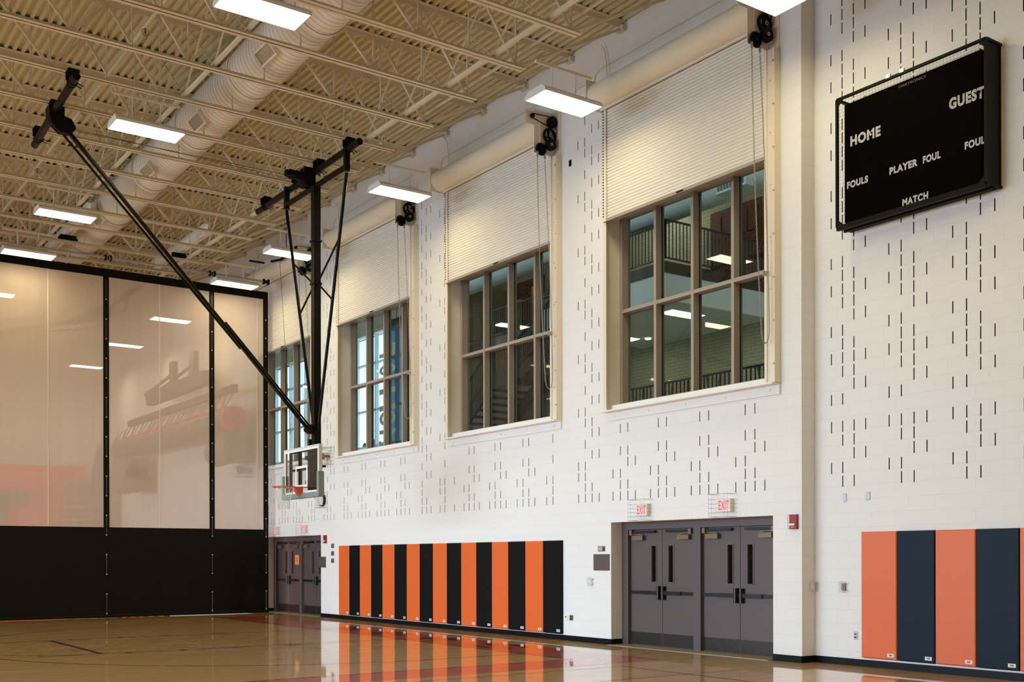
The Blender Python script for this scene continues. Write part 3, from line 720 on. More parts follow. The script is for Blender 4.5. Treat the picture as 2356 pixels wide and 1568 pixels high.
def thermo(X, y, z, label, face='x', m=None):
    t = empty('caged_thermostat', (X, y, z), label, 'thermostat', 'caged thermostats')
    r = .003
    if face == 'x':
        MB().box(X-.03, X-.001, y-.032, y+.032, z-.055, z+.055).build('control_box', m or M['white'], t)
        g = MB(); x0 = X-.06
        for yy in (y-.05, y+.05): g.tube([(x0, yy, z-.075), (x0, yy, z+.075)], r, 5)
        for zz in (z-.075, z+.075): g.tube([(x0, y-.05, zz), (x0, y+.05, zz)], r, 5)
        for zz in (z-.045, z+.045): g.tube([(X-.001, y+.075, zz), (x0, y+.05, zz), (x0, y-.05, zz), (X-.001, y-.075, zz)], r, 5)
        for yy in (y-.012, y+.02): g.tube([(x0, yy, z-.075), (x0, yy, z+.075)], r*.8, 5)
        g.build('wire_guard', M['wire'], t)
    else:
        MB().box(y-.032, y+.032, X-.03, X-.001, z-.055, z+.055).build('control_box', M['guide'], t)
        g = MB(); x0 = X-.06
        for yy in (y-.05, y+.05): g.tube([(yy, x0, z-.075), (yy, x0, z+.075)], r, 5)
        for zz in (z-.075, z+.075): g.tube([(y-.05, x0, zz), (y+.05, x0, zz)], r, 5)
        for zz in (z-.045, z+.045): g.tube([(y-.07, X-.001, zz), (y-.05, x0, zz), (y+.05, x0, zz), (y+.07, X-.001, zz)], r, 5)
        g.build('wire_guard', M['wire'], t)
thermo(XW, 15.96, 1.143, 'small caged thermostat below the square sign plate')
thermo(XR, 10.45, 1.15, 'caged grey thermostat on the wall left of the orange pad', m=M['matgrey'])
thermo(YC0, 13.33, 1.15, 'cream caged thermostat on the return face of the corner', face='y')
MB_ = plate('louver_plate', XW, 16.542, 16.622, 9.096, 9.22, M['iron'], 'tiny dark louvre plate high on the pier beside the second window', 'louvre')
def caged_speaker(y, z, label):
    t = empty('caged_speaker', (XW, y, z), label, 'speaker', 'caged speakers on the window wall')
    MB().cyl((XW-.01, y, z), (XW-.22, y, z), .035, 12).build('bracket', M['grey'], t)
    MB().cyl((XW-.16, y-.02, z), (XW-.40, y+.12, z-.02), .07, 18, r2=.15).build('horn', M['grey'], t)
    g = MB(); ya, yb_, za, zb, x0 = y-.30, y+.35, z-.22, z+.22, XW-.45
    for q in range(6):
        zz = za+(zb-za)*q/5; g.tube([(XW-.001, yb_, zz), (x0, yb_, zz), (x0, ya, zz), (XW-.001, ya, zz)], .004, 5)
    for q in range(7):
        yy = ya+(yb_-ya)*q/6; g.tube([(XW-.001, yy, za), (x0, yy, za), (x0, yy, zb), (XW-.001, yy, zb)], .004, 5)
    g.build('wire_guard', M['wire'], t)
caged_speaker(27.05, 4.34, 'caged horn speaker on the wall beside the basketball backboard')
caged_speaker(32.55, 4.35, 'caged speaker seen faintly through the mesh curtain near the window wall')
cyv, czv = onX(739, 1150, XW-.06)[1:]
ck = empty('wall_clock', (XW, cyv, czv), 'round caged clock on the wall just below the backboard corner', 'clock')
MB().cyl((XW-.001, cyv, czv), (XW-.07, cyv, czv), .17, 28).build('clock_case', M['iron'], ck); MB().cyl((XW-.071, cyv, czv), (XW-.075, cyv, czv), .145, 28).build('clock_face', M['white'], ck)
g = MB()
for q in range(7):
    a = -.24+.08*q; g.tube([(XW-.001, cyv+a, czv-.2), (XW-.13, cyv+a, czv-.2), (XW-.13, cyv+a, czv+.2), (XW-.001, cyv+a, czv+.2)], .003, 5)
    zz = czv-.2+.4*q/6; g.tube([(XW-.001, cyv-.24, zz), (XW-.13, cyv-.24, zz), (XW-.13, cyv+.24, zz), (XW-.001, cyv+.24, zz)], .003, 5)
g.build('wire_guard', M['wire'], ck)
# ------------------------------------------------------------------ scoreboard
sb = empty('scoreboard', (XR, 9.1, 6.3), 'large black scoreboard in a black guard cage on the white block wall', 'scoreboard')
Ya, Yb, Za, Zb_, xf = 7.97, 10.29, 6.36, 8.20, 13.10
SB = MB().box(xf+.02, XR-.06, Ya+.10, Yb-.075, Za+.06, Zb_-.08); SB.build('cabinet', M['sbface'], sb)
MB().box(XR-.06, XR-.001, Ya+.3, Yb-.3, Za+.2, Zb_-.2).build('wall_bracket', M['iron'], sb)
g = MB(); b = .028; xc = xf-.05
for (ya_, za_, ye_, ze_) in ((Ya, Za, Yb, Za), (Ya, Zb_, Yb, Zb_), (Ya, Za, Ya, Zb_), (Yb, Za, Yb, Zb_)):
    g.beam((xc, ya_, za_), (xc, ye_, ze_), b*1.3, b*1.3); g.beam((XR-.04, ya_, za_), (XR-.04, ye_, ze_), b, b)
for ya_ in (Ya, Yb):
    for za_ in (Za, Zb_): g.beam((xc, ya_, za_), (XR-.01, ya_, za_), b*1.4, b*1.2)
g.box(xc, XR-.03, Ya-.004, Ya+.012, Za, Zb_)
g.beam((xc, Ya, Za-.03), (xc, Yb, Za-.03), .05, .05); g.beam((xc+.16, Ya, Za-.03), (xc+.16, Yb, Za-.03), .04, .04)
for (yy, zz, s1, s2) in ((Yb, Zb_, -1, -1), (Yb, Za, -1, 1), (Ya, Zb_, 1, -1), (Ya, Za, 1, 1)):
    g.prism([(yy, zz), (yy+s1*.12, zz), (yy, zz+s2*.12)], 'x', xc-.01, xc+.006)
g.build('guard_frame', M['iron'], sb)
g = MB()
nz = 36
for q in range(1, nz):
    zz = Za+(Zb_-Za)*q/nz; g.beam((xc, Ya, zz), (xc, Yb, zz), .0016, .0016)
ny_ = 46
for q in range(1, ny_):
    yy = Ya+(Yb-Ya)*q/ny_; g.beam((xc, yy, Za), (xc, yy, Zb_), .0016, .0016)
g.build('guard_mesh', M['sbface'], sb)
cl = MB()
for yy in (9.42, 9.20): cl.box(xc-.02, xc+.02, yy-.03, yy+.03, Zb_+.01, Zb_+.06); 
cl.build('guard_clip', M['zinc'], sb)
for body, yl, yr_, z0_, hh in (('HOME', 10.11, 9.60, 7.487, .150), ('GUEST', 8.535, 7.99+.045, 7.487, .152), ('FOULS', 10.17, 9.81, 6.893, .103),
                        ('PLAYER', 9.455, 9.01, 6.893, .103), ('FOUL', 8.93, 8.66, 6.893, .103), ('MATCH', 9.25, 8.85, 6.402, .103), ('FOULS', 8.31, 7.92+.05, 6.893, .103)):
    text(body, 'scoreboard_lettering', M['letter'], sb, (xf+.02, yl, z0_), (0, -1, 0), (0, 0, 1), hh, yl-yr_, depth=.004, bold=.05, spacing=1.15)
text('DAKTRONICS', 'maker_name', M['grey'], sb, (xf+.02, 9.30, 8.045), (0, -1, 0), (0, 0, 1), .035, .42, depth=.004)
# ------------------------------------------------------------------ roof : deck, joists
mb = MB(); prof = []; x = -12.3; pw = .1524
while x < 14.2:
    prof += [(x, ZR), (x+.055, ZR), (x+.068, ZR+.055), (x+.139, ZR+.055)]; x += pw
v = []; f = []
for (xx, zz) in prof: v += [(xx, -4.3, zz), (xx, 50.2, zz)]
for i in range(len(prof)-1): f.append((2*i, 2*i+1, 2*i+3, 2*i+2))
mb.add(v, f, 0); mb.box(-12.3, 14.2, -4.3, 50.2, ZR+.09, ZR+.15)
tag(mb.build('ceiling', M['roof']), kind='structure')
JX0, JX1 = -10.5, 10.88
ZTOP = ZR; ZBOT = 9.80
def make_joist(y, label):
    t = empty('roof_joist', (0, y, ZBOT), label, 'roof joist', 'open-web roof joists')
    def chord(x0, x1, z, up, name, w=.07):
        mb = MB(); s = 1 if up else -1
        for q in (-1, 1):
            a, b = sorted((q*.009, q*(.009+w))); mb.box(x0, x1, y+a, y+b, z, z+s*.009)
            a, b = sorted((q*.009, q*.018)); mb.box(x0, x1, y+a, y+b, z, z+s*w)
        return mb.build(name, M['joist'], t)
    chord(-12.0, XW-.02, ZTOP-.004, False, 'top_chord', .085)
    MB().box(-12.0, XW-.05, y+.05, y+.07, ZTOP+.001, ZTOP+.05).build('flute_shade_strip', M['dark'], t)  # added dark strip, stands in for the shade inside the deck flutes
    MB().box(XW-.10, XW-.001, y-.09, y+.09, ZTOP-.17, ZTOP-.08).build('bearing_seat', M['joist'], t)
    chord(JX0, JX1, ZBOT, True, 'bottom_chord', .07)
    bn = [10.72, 8.83, 6.17, 4.33, 2.0, -.3, -2.6, -4.9, -7.2, -9.5]
    zt = ZTOP-.03; zb = ZBOT+.03
    def wm(p, q, w_, h=None): MB().beam((p[0], y, p[1]), (q[0], y, q[1]), w_, h, up=(0, 1, 0)).build('web_member', M['joist'], t)
    wm((10.72, zb), (XW-.12, zt-.12), .045, .05)
    for i in range(len(bn)-1):
        a, b = bn[i], bn[i+1]; mid = (a+b)/2
        wm((a, zb), (mid, zt), .042); wm((b, zb), (mid, zt), .042)
        wm((a, zb), (a, zt), .028)
        wm((mid, zt), (mid, zb), .022)
    return t
JY = [13.535+1.497*k for k in range(-8, 25)]
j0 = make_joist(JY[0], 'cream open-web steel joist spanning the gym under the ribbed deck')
NUM = ['first', 'second', 'third', 'fourth', 'fifth', 'sixth', 'seventh', 'eighth', 'ninth', 'tenth', 'eleventh', 'twelfth', 'thirteenth', 'fourteenth', 'fifteenth', 'sixteenth', 'seventeenth', 'eighteenth', 'nineteenth', 'twentieth']
fronts = sorted([y for y in JY if y < 30.6], reverse=True); backs = sorted([y for y in JY if y > 30.6])
def jlabel(y): return 'cream open-web roof joist, %s %s the divider curtain' % ((NUM[fronts.index(y)], 'in front of') if y < 30.6 else (NUM[backs.index(y)], 'beyond'))
j0['label'] = jlabel(JY[0])
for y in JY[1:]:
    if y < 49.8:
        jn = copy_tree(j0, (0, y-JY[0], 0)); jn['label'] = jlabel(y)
# bridging: continuous bars along the hall with cross braces between neighbouring joists
for X, nm in ((10.25, 'nearest the window wall'), (6.6, 'above the middle row of lamps'), (1.2, 'at the left side of the ceiling')):
    t = empty('joist_bridging', (X, 20, ZBOT+.08), 'cream bridging bar running along the joist bottoms '+nm, 'bridging', 'joist bridging lines')
    MB().box(X-.03, X+.03, -3, 49.5, ZBOT+.075, ZBOT+.085).box(X-.03, X-.024, -3, 49.5, ZBOT+.085, ZBOT+.13).build('bottom_bar', M['joist'], t)
    for i in range(2, len(JY)-2):
        MB().beam((X, JY[i]+.03, ZTOP-.06), (X, JY[i+1]-.03, ZBOT+.1), .03, .01).build('cross_brace', M['joist'], t)
        MB().beam((X+.02, JY[i]+.03, ZBOT+.1), (X+.02, JY[i+1]-.03, ZTOP-.06), .03, .01).build('cross_brace', M['joist'], t)
# sprinkler pipes and conduits
def pipe(name, pts, r, m, label, cat, n=10, group=None):
    o = MB().tube(pts, r, n).build(name, m); tag(o, label, cat, group); return o
sp = pipe('sprinkler_pipe', [(5.6, -3, 10.45), (5.6, 49.5, 10.45)], .03, M['roof'], 'cream sprinkler pipe running along the hall through the joists left of the duct', 'pipe')
for y in range(2, 48, 4):
    c_ = MB(); 
    for a in range(4):
        u = a*math.pi/4; ring = [(5.6+.06*math.cos(u)*math.cos(w_), y+.5+.06*math.sin(u)*math.cos(w_), 10.36+.06*math.sin(w_)) for w_ in [2*math.pi*k/14 for k in range(14)]]; c_.tube(ring, .003, 4, 0, True)
    c_.cyl((5.6, y+.5, 10.43), (5.6, y+.5, 10.33), .012, 8); c_.build('sprinkler_head', M['bronze'], sp)
sp2 = pipe('sprinkler_pipe', [(10.9, 5, 10.15), (10.9, 49.5, 10.15)], .026, M['roof'], 'cream sprinkler pipe running along the hall close to the window wall', 'pipe')
for y in (16.9, 21., 25.2):
    c_ = MB()
    for a in range(4):
        u = a*math.pi/4; ring = [(10.9+.06*math.cos(u)*math.cos(w_), y+.06*math.sin(u)*math.cos(w_), 10.22+.06*math.sin(w_)) for w_ in [2*math.pi*k/14 for k in range(14)]]; c_.tube(ring, .003, 4, 0, True)
    c_.build('sprinkler_head', M['bronze'], sp2)
for k, off in enumerate(WO):
    y0 = WY1+off
    A = [(XW-.02, y0+.62, 10.78), (XW-.02, y0+.62, 10.62), (XW-.02, y0+.62, 9.9)]
    pipe('conduit', [(XW-.02, y0+.95, 10.48), (XW-.02, y0+.62, 10.48), (XW-.02, y0+.52, 10.44), (XW-.02, y0+.50, 10.34), (XW-.02, y0+.50, 9.88)], .011, M['hood'], 'bent conduit left of the window '+WN[k], 'conduit', 6, 'wall conduits')
    pipe('conduit', [(XW-.02, y0-3.9, 10.62), (XW-.02, y0+.25, 10.62), (XW-.02, y0+.36, 10.58), (XW-.02, y0+.40, 10.48), (XW-.02, y0+.40, 9.88)], .011, M['hood'], 'long conduit above the window '+WN[k], 'conduit', 6, 'wall conduits')
    pipe('conduit', [(XW-.09, y0+.12, 11.0), (XW-.06, y0+.06, 10.9), (XW-.06, y0+.0, 10.6), (XW-.06, y0+.0, 10.28)], .011, M['hood'], 'short conduit into the hood of the window '+WN[k], 'conduit', 6, 'wall conduits')
# ledge line above the hoods
tag(MB().box(XW-.006, XW, YC0, 49.9, 10.36, 10.372).build('trim_1', M['hood']), kind='structure')
# ------------------------------------------------------------------ main duct
def duct_axis(y): return Vector((7.66+(y-12)*.012, y, 10.47))
dt = empty('air_duct', (7.8, 20, 10.0), 'big round cream spiral duct running the length of the gym', 'duct')
mb = MB(); R = .455; n = 40
mb.cyl(duct_axis(2), duct_axis(49.7), R, 48, cap=False)
mb.build('duct_shell', M['duct'], dt)
sp_ = MB(); pts = []
N = int((49.5-2)/.13*36)
# raised spiral seam
for i in range(N):
    y = 2+i*.13/36.; a = 2*math.pi*i/36.; c_ = duct_axis(y); pts.append((c_.x+(R+.001)*math.cos(a), y, c_.z+(R+.001)*math.sin(a)))
sp_.tube(pts, .0035, 4); sp_.build('spiral_seam', M['seam'], dt)
for y in (10.1, 13.1, 16.2, 19.2, 22.2, 25.3, 28.4, 31.5, 36, 42):
    c0_ = duct_axis(y); c1_ = duct_axis(y+.10); q = MB().cyl(c0_, c1_, R+.012, 48, cap=False); q.cyl(c1_, c0_, R-.02, 48, cap=False); q.build('duct_coupling', M['duct'], dt)
def register(y, side=-1):
    c_ = duct_axis(y); ang = math.radians(222); d = Vector((math.cos(ang), 0, math.sin(ang))); u = Vector((-d.z, 0, d.x)); c2 = c_+d*(R+.05)
    g = MB(); L = .62; Wd = .26
    def bx(y0, y1, u0, u1, d0, d1, mi=0):
        v = []
        for dd in (d0, d1):
            for yy, uu in ((y0, u0), (y1, u0), (y1, u1), (y0, u1)): v.append(c2+Vector((0, yy, 0))+u*uu+d*dd)
        g.add(v, [(0, 1, 2, 3), (7, 6, 5, 4), (0, 4, 5, 1), (1, 5, 6, 2), (2, 6, 7, 3), (3, 7, 4, 0)], mi)
    bx(-L/2, L/2, -Wd/2, -Wd/2+.03, -.10, .03); bx(-L/2, L/2, Wd/2-.03, Wd/2, -.10, .03); bx(-L/2, -L/2+.03, -Wd/2+.03, Wd/2-.03, -.10, .03); bx(L/2-.03, L/2, -Wd/2+.03, Wd/2-.03, -.10, .03)
    bx(-L/2+.031, L/2-.031, -Wd/2+.031, Wd/2-.031, -.099, -.08, 1)
    for i in range(12): bx(-L/2+.05+i*.045, -L/2+.066+i*.045, -Wd/2+.03, Wd/2-.03, -.05, .0)
    g.build('air_register', [M['duct'], M['seam']], dt)
for y in (13.9, 17.6, 21.1, 24.4, 28.6, 38): register(y)
# ------------------------------------------------------------------ ceiling lamps
LX, LY = .58, .255
def make_lamp(x, y, z, label, lightpow=1.0):
    t = empty('ceiling_lamp', (x, y, z), label, 'ceiling lamp', 'suspended ceiling lamps')
    mb = MB(); X0, X1, Y0, Y1 = x-LX-.03, x+LX+.03, y-LY-.03, y+LY+.03
    prof = [(Y0, z), (Y0+.012, z), (Y0+.012, z+.03), (Y1-.012, z+.03), (Y1-.012, z), (Y1, z), (Y1, z+.045), (Y1-.09, z+.115), (Y0+.09, z+.115), (Y0, z+.045)]
    mb.prism([(Y0, z+.0), (Y0, z+.045), (Y0+.09, z+.115), (Y1-.09, z+.115), (Y1, z+.045), (Y1, z), (Y1-.012, z), (Y1-.012, z+.03), (Y0+.012, z+.03), (Y0+.012, z)], 'x', X0, X1)
    mb.build('housing', M['white'], t)
    for xx in (X0-.004, X1-.008): MB().prism([(Y0, z-.002), (Y0, z+.05), (Y0+.09, z+.12), (Y1-.09, z+.12), (Y1, z+.05), (Y1, z-.002)], 'x', xx, xx+.012).build('end_cap', M['white'], t)
    MB().box(x-LX-.01, x+LX+.01, y-LY-.01, y+LY+.01, z+.012, z+.02).build('lens', M['lens'], t)
    g = MB()
    for i in range(1, 6): yy = y-LY+2*LY*i/6.; g.box(x-LX, x+LX, yy-.003, yy+.003, z+.002, z+.010)
    for i in range(1, 24): xx = x-LX+2*LX*i/24.; g.box(xx-.0015, xx+.0015, y-LY, y+LY, z+.002, z+.010)
    g.build('lens_grid', M['white'], t)
    MB().cyl((x-.25, y, z+.115), (x-.25, y, ZBOT), .011, 8).build('hanging_stem', M['guide'], t)
    MB().cyl((x+.25, y, z+.115), (x+.25, y, ZBOT), .011, 8).build('hanging_stem', M['guide'], t)
    MB().box(x-.6, x+.6, y-.022, y+.022, ZBOT, ZBOT+.04).build('mounting_rail', M['guide'], t)
    l = area('lamp_light', (x, y, z-.006), 2*LX, 2*LY, LAMP_W*lightpow, LAMP_COL, (0, 0, -1)); 
    return t
ZL = 9.25
rowY = [4.9, 10.30, 14.66, 20.28, 25.9, 29.65, 35.2, 40.3, 45.6]
RA = ['behind the camera side', 'cut by the top of the photo near the scoreboard', 'by the windows, in front of the second window drive', 'in the row by the windows, above the third window',
      'in the row by the windows, crossed by the hoop mast', 'just in front of the curtain top near the windows', 'seen through the mesh, closest to the windows', 'seen through the mesh, behind the black seam', 'far behind the curtain']
for i, y in enumerate(rowY):
    make_lamp(11.45, y, ZL, 'lit white ceiling lamp '+RA[i])
RB = ['behind the camera in the middle row', 'near row of the middle, just above the photo', 'overlapping the duct at the top of the photo', 'over the left half, below the first duct register', 'in the middle row, lower left near the duct', 'just in front of the curtain top at the far left', 'seen through the mesh at the left edge', 'deep behind the curtain on the left', 'deepest behind the curtain on the left']
for i, y in enumerate([4.9, 9.2, 14.60, 19.90, 25.85, 29.65, 34.6, 40.0, 45.3]):
    make_lamp(6.05, y, ZL, 'lit white ceiling lamp '+RB[i])
for i, y in enumerate([3., 9.2, 14.6, 19.9, 25.8, 35., 42.]):
    for xx in (.6, -5.4): make_lamp(xx, y, ZL, 'lit white ceiling lamp in the rows left of the photo')
# ------------------------------------------------------------------ basketball backstop
YB = 20.95
bs = empty('basketball_backstop', (9.84, YB, 2.9), 'black ceiling-hung basketball backstop with glass board and orange rim', 'basketball hoop')
def part(name, mb, m, parent=bs, label=None):
    o = mb.build(name, m, parent)
    if label: o['label'] = label
    return o
zp = 9.63
def clamps(mb, x, y, z, r):
    for s in (-.06, .06): mb.tube([(x+r*math.cos(a), y+s, z+r*math.sin(a)) for a in [2*math.pi*i/18 for i in range(18)]], .008, 5, 0, True)
    mb.box(x-.09, x+.09, y-.10, y-.085, z+r-.02, z+.20); mb.box(x-.09, x+.09, y+.085, y+.10, z+r-.02, z+.20); mb.box(x-.10, x+.10, y-.1, y+.1, z+.165, z+.178)
    for s in (-.05, .05): mb.beam((x+r, y+s, z-.02), (x+r+.09, y+s, z-.05), .012)
for (xa, ya, xb, yb2, nm) in ((9.93, 24.25, 9.86, 19.02, 'ceiling_pipe'), (4.77, 22.81, 4.66, 19.15, 'ceiling_pipe')):
    part(nm, MB().cyl((xa, ya, zp), (xb, yb2, zp), .068, 20), M['steelblk'])
for (x, y) in ((9.92, 23.75), (9.90, 22.0), (9.87, 19.5), (9.89, 20.9), (4.76, 22.4), (4.73, 20.95), (4.67, 19.45)):
    m_ = MB(); clamps(m_, x, y, zp, .072); part('pipe_clamp', m_, M['iron'])
XM = 9.84; zc = 9.29
part('cross_pipe', MB().cyl((XM, 22.42, zc), (XM, 19.50, zc), .058, 18), M['steelblk'])
for y in (22.42, 19.54):
    m_ = MB().box(XM-.05, XM+.05, y-.045, y+.045, zc-.09, zp+.05); part('hanger_plate', m_, M['steelblk'])
part('mast', MB().box(XM-.075, XM+.075, YB-.075, YB+.075, 3.0, zc+.02), M['steelblk'])
part('mast_tube', MB().cyl((XM-.14, YB+.02, 3.0), (XM-.14, YB+.02, 4.05), .04, 12), M['steelblk'])
zl = 4.28
for (yt, s) in ((22.42, 1), (19.54, -1)):
    top = Vector((XM, yt, zc-.12)); bot = Vector((XM, YB+s*.10, zl))
    part('side_brace', MB().cyl(top, bot, .032, 12), M['steelblk'])
def on_brace(s, z):
    yt = 22.42 if s > 0 else 19.54; t = (zc-.12-z)/(zc-.12-zl); return (XM, yt+(YB+s*.1-yt)*t, z)
zs_ = [H+(onX(678, 604, 9.84)[2]-H), onX(692, 722, 9.84)[2], onX(775.6, 550, 9.84)[2], onX(761, 691, 9.84)[2], onX(727, 653, 9.84)[2]]
node = (XM, YB, zs_[4])
for (s, z) in ((1, zs_[0]), (1, zs_[1]), (-1, zs_[2]), (-1, zs_[3])):
    part('cross_brace', MB().cyl(on_brace(s, z), (XM, YB+s*.08, zs_[4]), .020, 10), M['steelblk'])
g = MB()
for z in (zs_[4], onX(727, 555, 9.84)[2]): g.box(XM-.095, XM+.095, YB-.095, YB+.095, z-.02, z+.02)
part('mast_band', g, M['iron'])
# long back brace in two telescoping members
P0 = Vector((4.86, 20.95, 9.45)); P1 = Vector((9.66, YB, 4.25)); Pm = P0.lerp(P1, .62)
part('folding_arm', MB().cyl(P0, P1, .040, 14), M['steelblk'])
part('folding_arm', MB().cyl(P0+Vector((-.02, .12, -.08)), P0.lerp(P1, .70)+Vector((0, .03, -.05)), .022, 10), M['steelblk'])
part('folding_arm', MB().cyl(Pm+Vector((.03, -.09, .0)), (9.70, YB-.02, 4.30), .020, 10), M['steelblk'])
g = MB(); g.cyl((P1.x, YB-.10, P1.z), (P1.x, YB+.10, P1.z), .06, 14); g.cyl((9.72, YB-.16, 4.33), (9.72, YB+.16, 4.33), .035, 10); g.box(9.64, 9.80, YB-.05, YB+.05, 4.16, 4.32)
part('arm_hinge', g, M['iron'])
g = MB(); g.prism([(4.62, 9.62), (5.0, 9.55), (5.08, 9.40), (4.98, 9.28), (4.80, 9.28), (4.66, 9.40)], 'y', 20.87, 21.03); g.box(4.60, 4.86, 20.80, 21.1, 9.52, 9.72)
part('arm_bracket', g, M['iron'])
g = MB(); gx0 = 9.80
g.box(gx0-.12, gx0+.12, 21.12, 21.38, zp-.28, zp+.10); g.cyl((gx0-.13, 21.25, zp-.08), (gx0-.42, 21.25, zp-.08), .095, 18); g.cyl((gx0-.40, 21.25, zp-.08), (gx0-.50, 21.25, zp-.08), .075, 16)
g.cyl((gx0, 21.12, zp-.10), (gx0, 21.06, zp-.10), .07, 20); part('winch', g, M['iron'])
part('winch_ring', MB().tube([(gx0+.06*math.cos(a), 21.07, zp-.1+.06*math.sin(a)) for a in [2*math.pi*i/24 for i in range(24)]], .010, 6, 0, True), M['zinc'])
cbl = [((9.8, 21.2, 9.5), (4.85, 20.9, 9.36)), ((4.85, 20.9, 9.36), (9.66, 20.93, 4.22)), ((9.75, 22.0, 9.72), (4.9, 21.3, 9.55)), ((4.95, 21.15, 9.30), (7.9, 20.98, 6.1))]
for a, b2 in cbl: part('hoist_cable', MB().cyl(a, b2, .0055, 5), M['cable'])
# backboard
XB = 9.50; y0, y1, z0, z1 = 20.10, 21.82, 2.885, 3.875
bb = part('backboard', MB().box(XB+.012, XB+.026, y0+.03, y1-.03, z0+.03, z1-.03), M['acryl'])
g = MB()
for (a, b2, c, d) in ((y0, y1, z0, z0+.035), (y0, y1, z1-.035, z1), (y0, y0+.035, z0+.035, z1-.035), (y1-.035, y1, z0+.035, z1-.035)): g.box(XB, XB+.07, a, b2, c, d)
g.build('board_frame', M['bbframe'], bb)
g = MB(); w_ = .045
for (a, b2, c, d) in ((y0+.035, y1-.035, z0+.035, z0+.035+w_), (y0+.035, y1-.035, z1-.035-w_, z1-.035), (y0+.035, y0+.035+w_, z0+.035+w_, z1-.035-w_), (y1-.035-w_, y1-.035, z0+.035+w_, z1-.035-w_)): g.box(XB+.006, XB+.011, a, b2, c, d)
g.build('border_line', M['white'], bb)
g = MB(); ty0, ty1, tz0, tz1 = YB-.29, YB+.29, 3.05, 3.49
for (a, b2, c, d) in ((ty0, ty1, tz0, tz0+.05), (ty0, ty1, tz1-.05, tz1), (ty0, ty0+.05, tz0+.05, tz1-.05), (ty1-.05, ty1, tz0+.05, tz1-.05)): g.box(XB+.006, XB+.011, a, b2, c, d)
g.build('target_square', M['white'], bb)
g = MB()
prof = [(XB-.025, z0-.06), (XB+.085, z0-.06), (XB+.095, z0-.03), (XB+.085, z0+.045), (XB-.025, z0+.045), (XB-.035, z0)]
g.prism(prof, 'y', y0-.03, YB-.01); g.prism(prof, 'y', YB+.01, y1+.03)
for yy in (y0, y1):
    g.prism([(XB-.03, yy-.045), (XB+.09, yy-.045), (XB+.10, yy), (XB+.09, yy+.045), (XB-.03, yy+.045), (XB-.04, yy)], 'z', z0-.05, z0+.44)
part('edge_padding', g, M['pad'], bb)
g = MB(); g.box(XB+.07, XB+.12, YB-.75, YB+.75, z1-.09, z1-.03); g.box(XB+.07, XB+.12, YB-.75, YB-.69, z0+.1, z1-.03); g.box(XB+.07, XB+.12, YB+.69, YB+.75, z0+.1, z1-.03)
g.box(XB+.09, XB+.14, YB+.25, YB+.33, z0+.1, z1-.05); g.box(XB+.12, XM-.07, YB-.06, YB+.06, 3.62, 3.70); g.box(XB+.12, XM-.07, YB-.06, YB+.06, 3.12, 3.20); g.box(XB+.08, XB+.13, YB-.32, YB+.32, 3.05, 3.1)
g.box(XB+.10, XB+.2, YB-.75, YB+.75, 3.42, 3.46)
part('board_mount', g, M['steelblk'])
xr = XB-.15-.235; zr = 3.045; rr_ = .229
rim = part('rim', MB().tube([(xr+rr_*math.cos(a), YB+rr_*math.sin(a), zr) for a in [2*math.pi*i/40 for i in range(40)]], .011, 8, 0, True), M['rim'])
g = MB(); g.box(XB-.012, XB, YB-.085, YB+.085, zr-.16, zr+.02)
g.prism([(XB-.01, zr+.012), (XB-.16, zr+.012), (XB-.16, zr-.02), (XB-.05, zr-.17), (XB-.01, zr-.17)], 'y', YB-.075, YB+.075)
g.build('rim_bracket', M['rim'], rim)
g = MB(); nn = 12; rows = [(zr-.01, .225), (zr-.09, .20), (zr-.17, .165), (zr-.25, .14), (zr-.33, .125), (zr-.40, .13), (zr-.45, .125)]
for i in range(nn):
    for sgn in (1, -1):
        pts = []
        for k, (zz, r_) in enumerate(rows):
            a = 2*math.pi*(i+sgn*.5*k)/nn; pts.append((xr+r_*math.cos(a), YB+r_*math.sin(a), zz))
        g.tube(pts, .0035, 4)
g.build('net', M['net'], rim)
# ------------------------------------------------------------------ divider curtain
YC = 30.6
XL, XE = -8.0, 12.83
cu = empty('divider_curtain', (6, YC, 0), 'tall divider curtain, black vinyl below and white see-through mesh above', 'curtain')
def rip(x, z, amp): return amp*(math.sin(x*2.1+.4*math.sin(z))+.6*math.sin(x*5.3+1.3*z*.3))
ZH = 2.455; ZT = 9.43
def sheet(x0, x1, z0, z1, m, name, nx, nz, amp, th=0):
    mb = MB(); vs = []
    for i in range(nx+1):
        for j in range(nz+1):
            x = x0+(x1-x0)*i/nx; z = z0+(z1-z0)*j/nz; k = (ZT-z)/ZT
            yy = YC+rip(x, z, amp)*(.3+.7*k)
            if th: 
                e = max(0., 1-abs(x-12.3)/1.2)*max(0, 1-z/2.6)
                yy += .05*e*noise.noise(Vector((x*2.2, z*1.6, .3)))+.02*e*noise.noise(Vector((x*6, z*5, 3)))
            vs.append((x, yy, z))
    fs = [(i*(nz+1)+j, (i+1)*(nz+1)+j, (i+1)*(nz+1)+j+1, i*(nz+1)+j+1) for i in range(nx) for j in range(nz)]
    mb.add(vs, fs, 0, True); return mb.build(name, m, cu)
seams = [8.20-2.93*k for k in range(0, 6)]+[11.13]
edges = sorted([XL]+[s for s in seams if s > XL])
sheet(XL, XE, ZH-.005, ZT-.1, M['mesh'], 'mesh_panel', 240, 30, .012)
sheet(XL, XE, .05, ZH-.005, M['vinyl'], 'vinyl_skirt', 300, 34, .012, 1)
bt = MB()
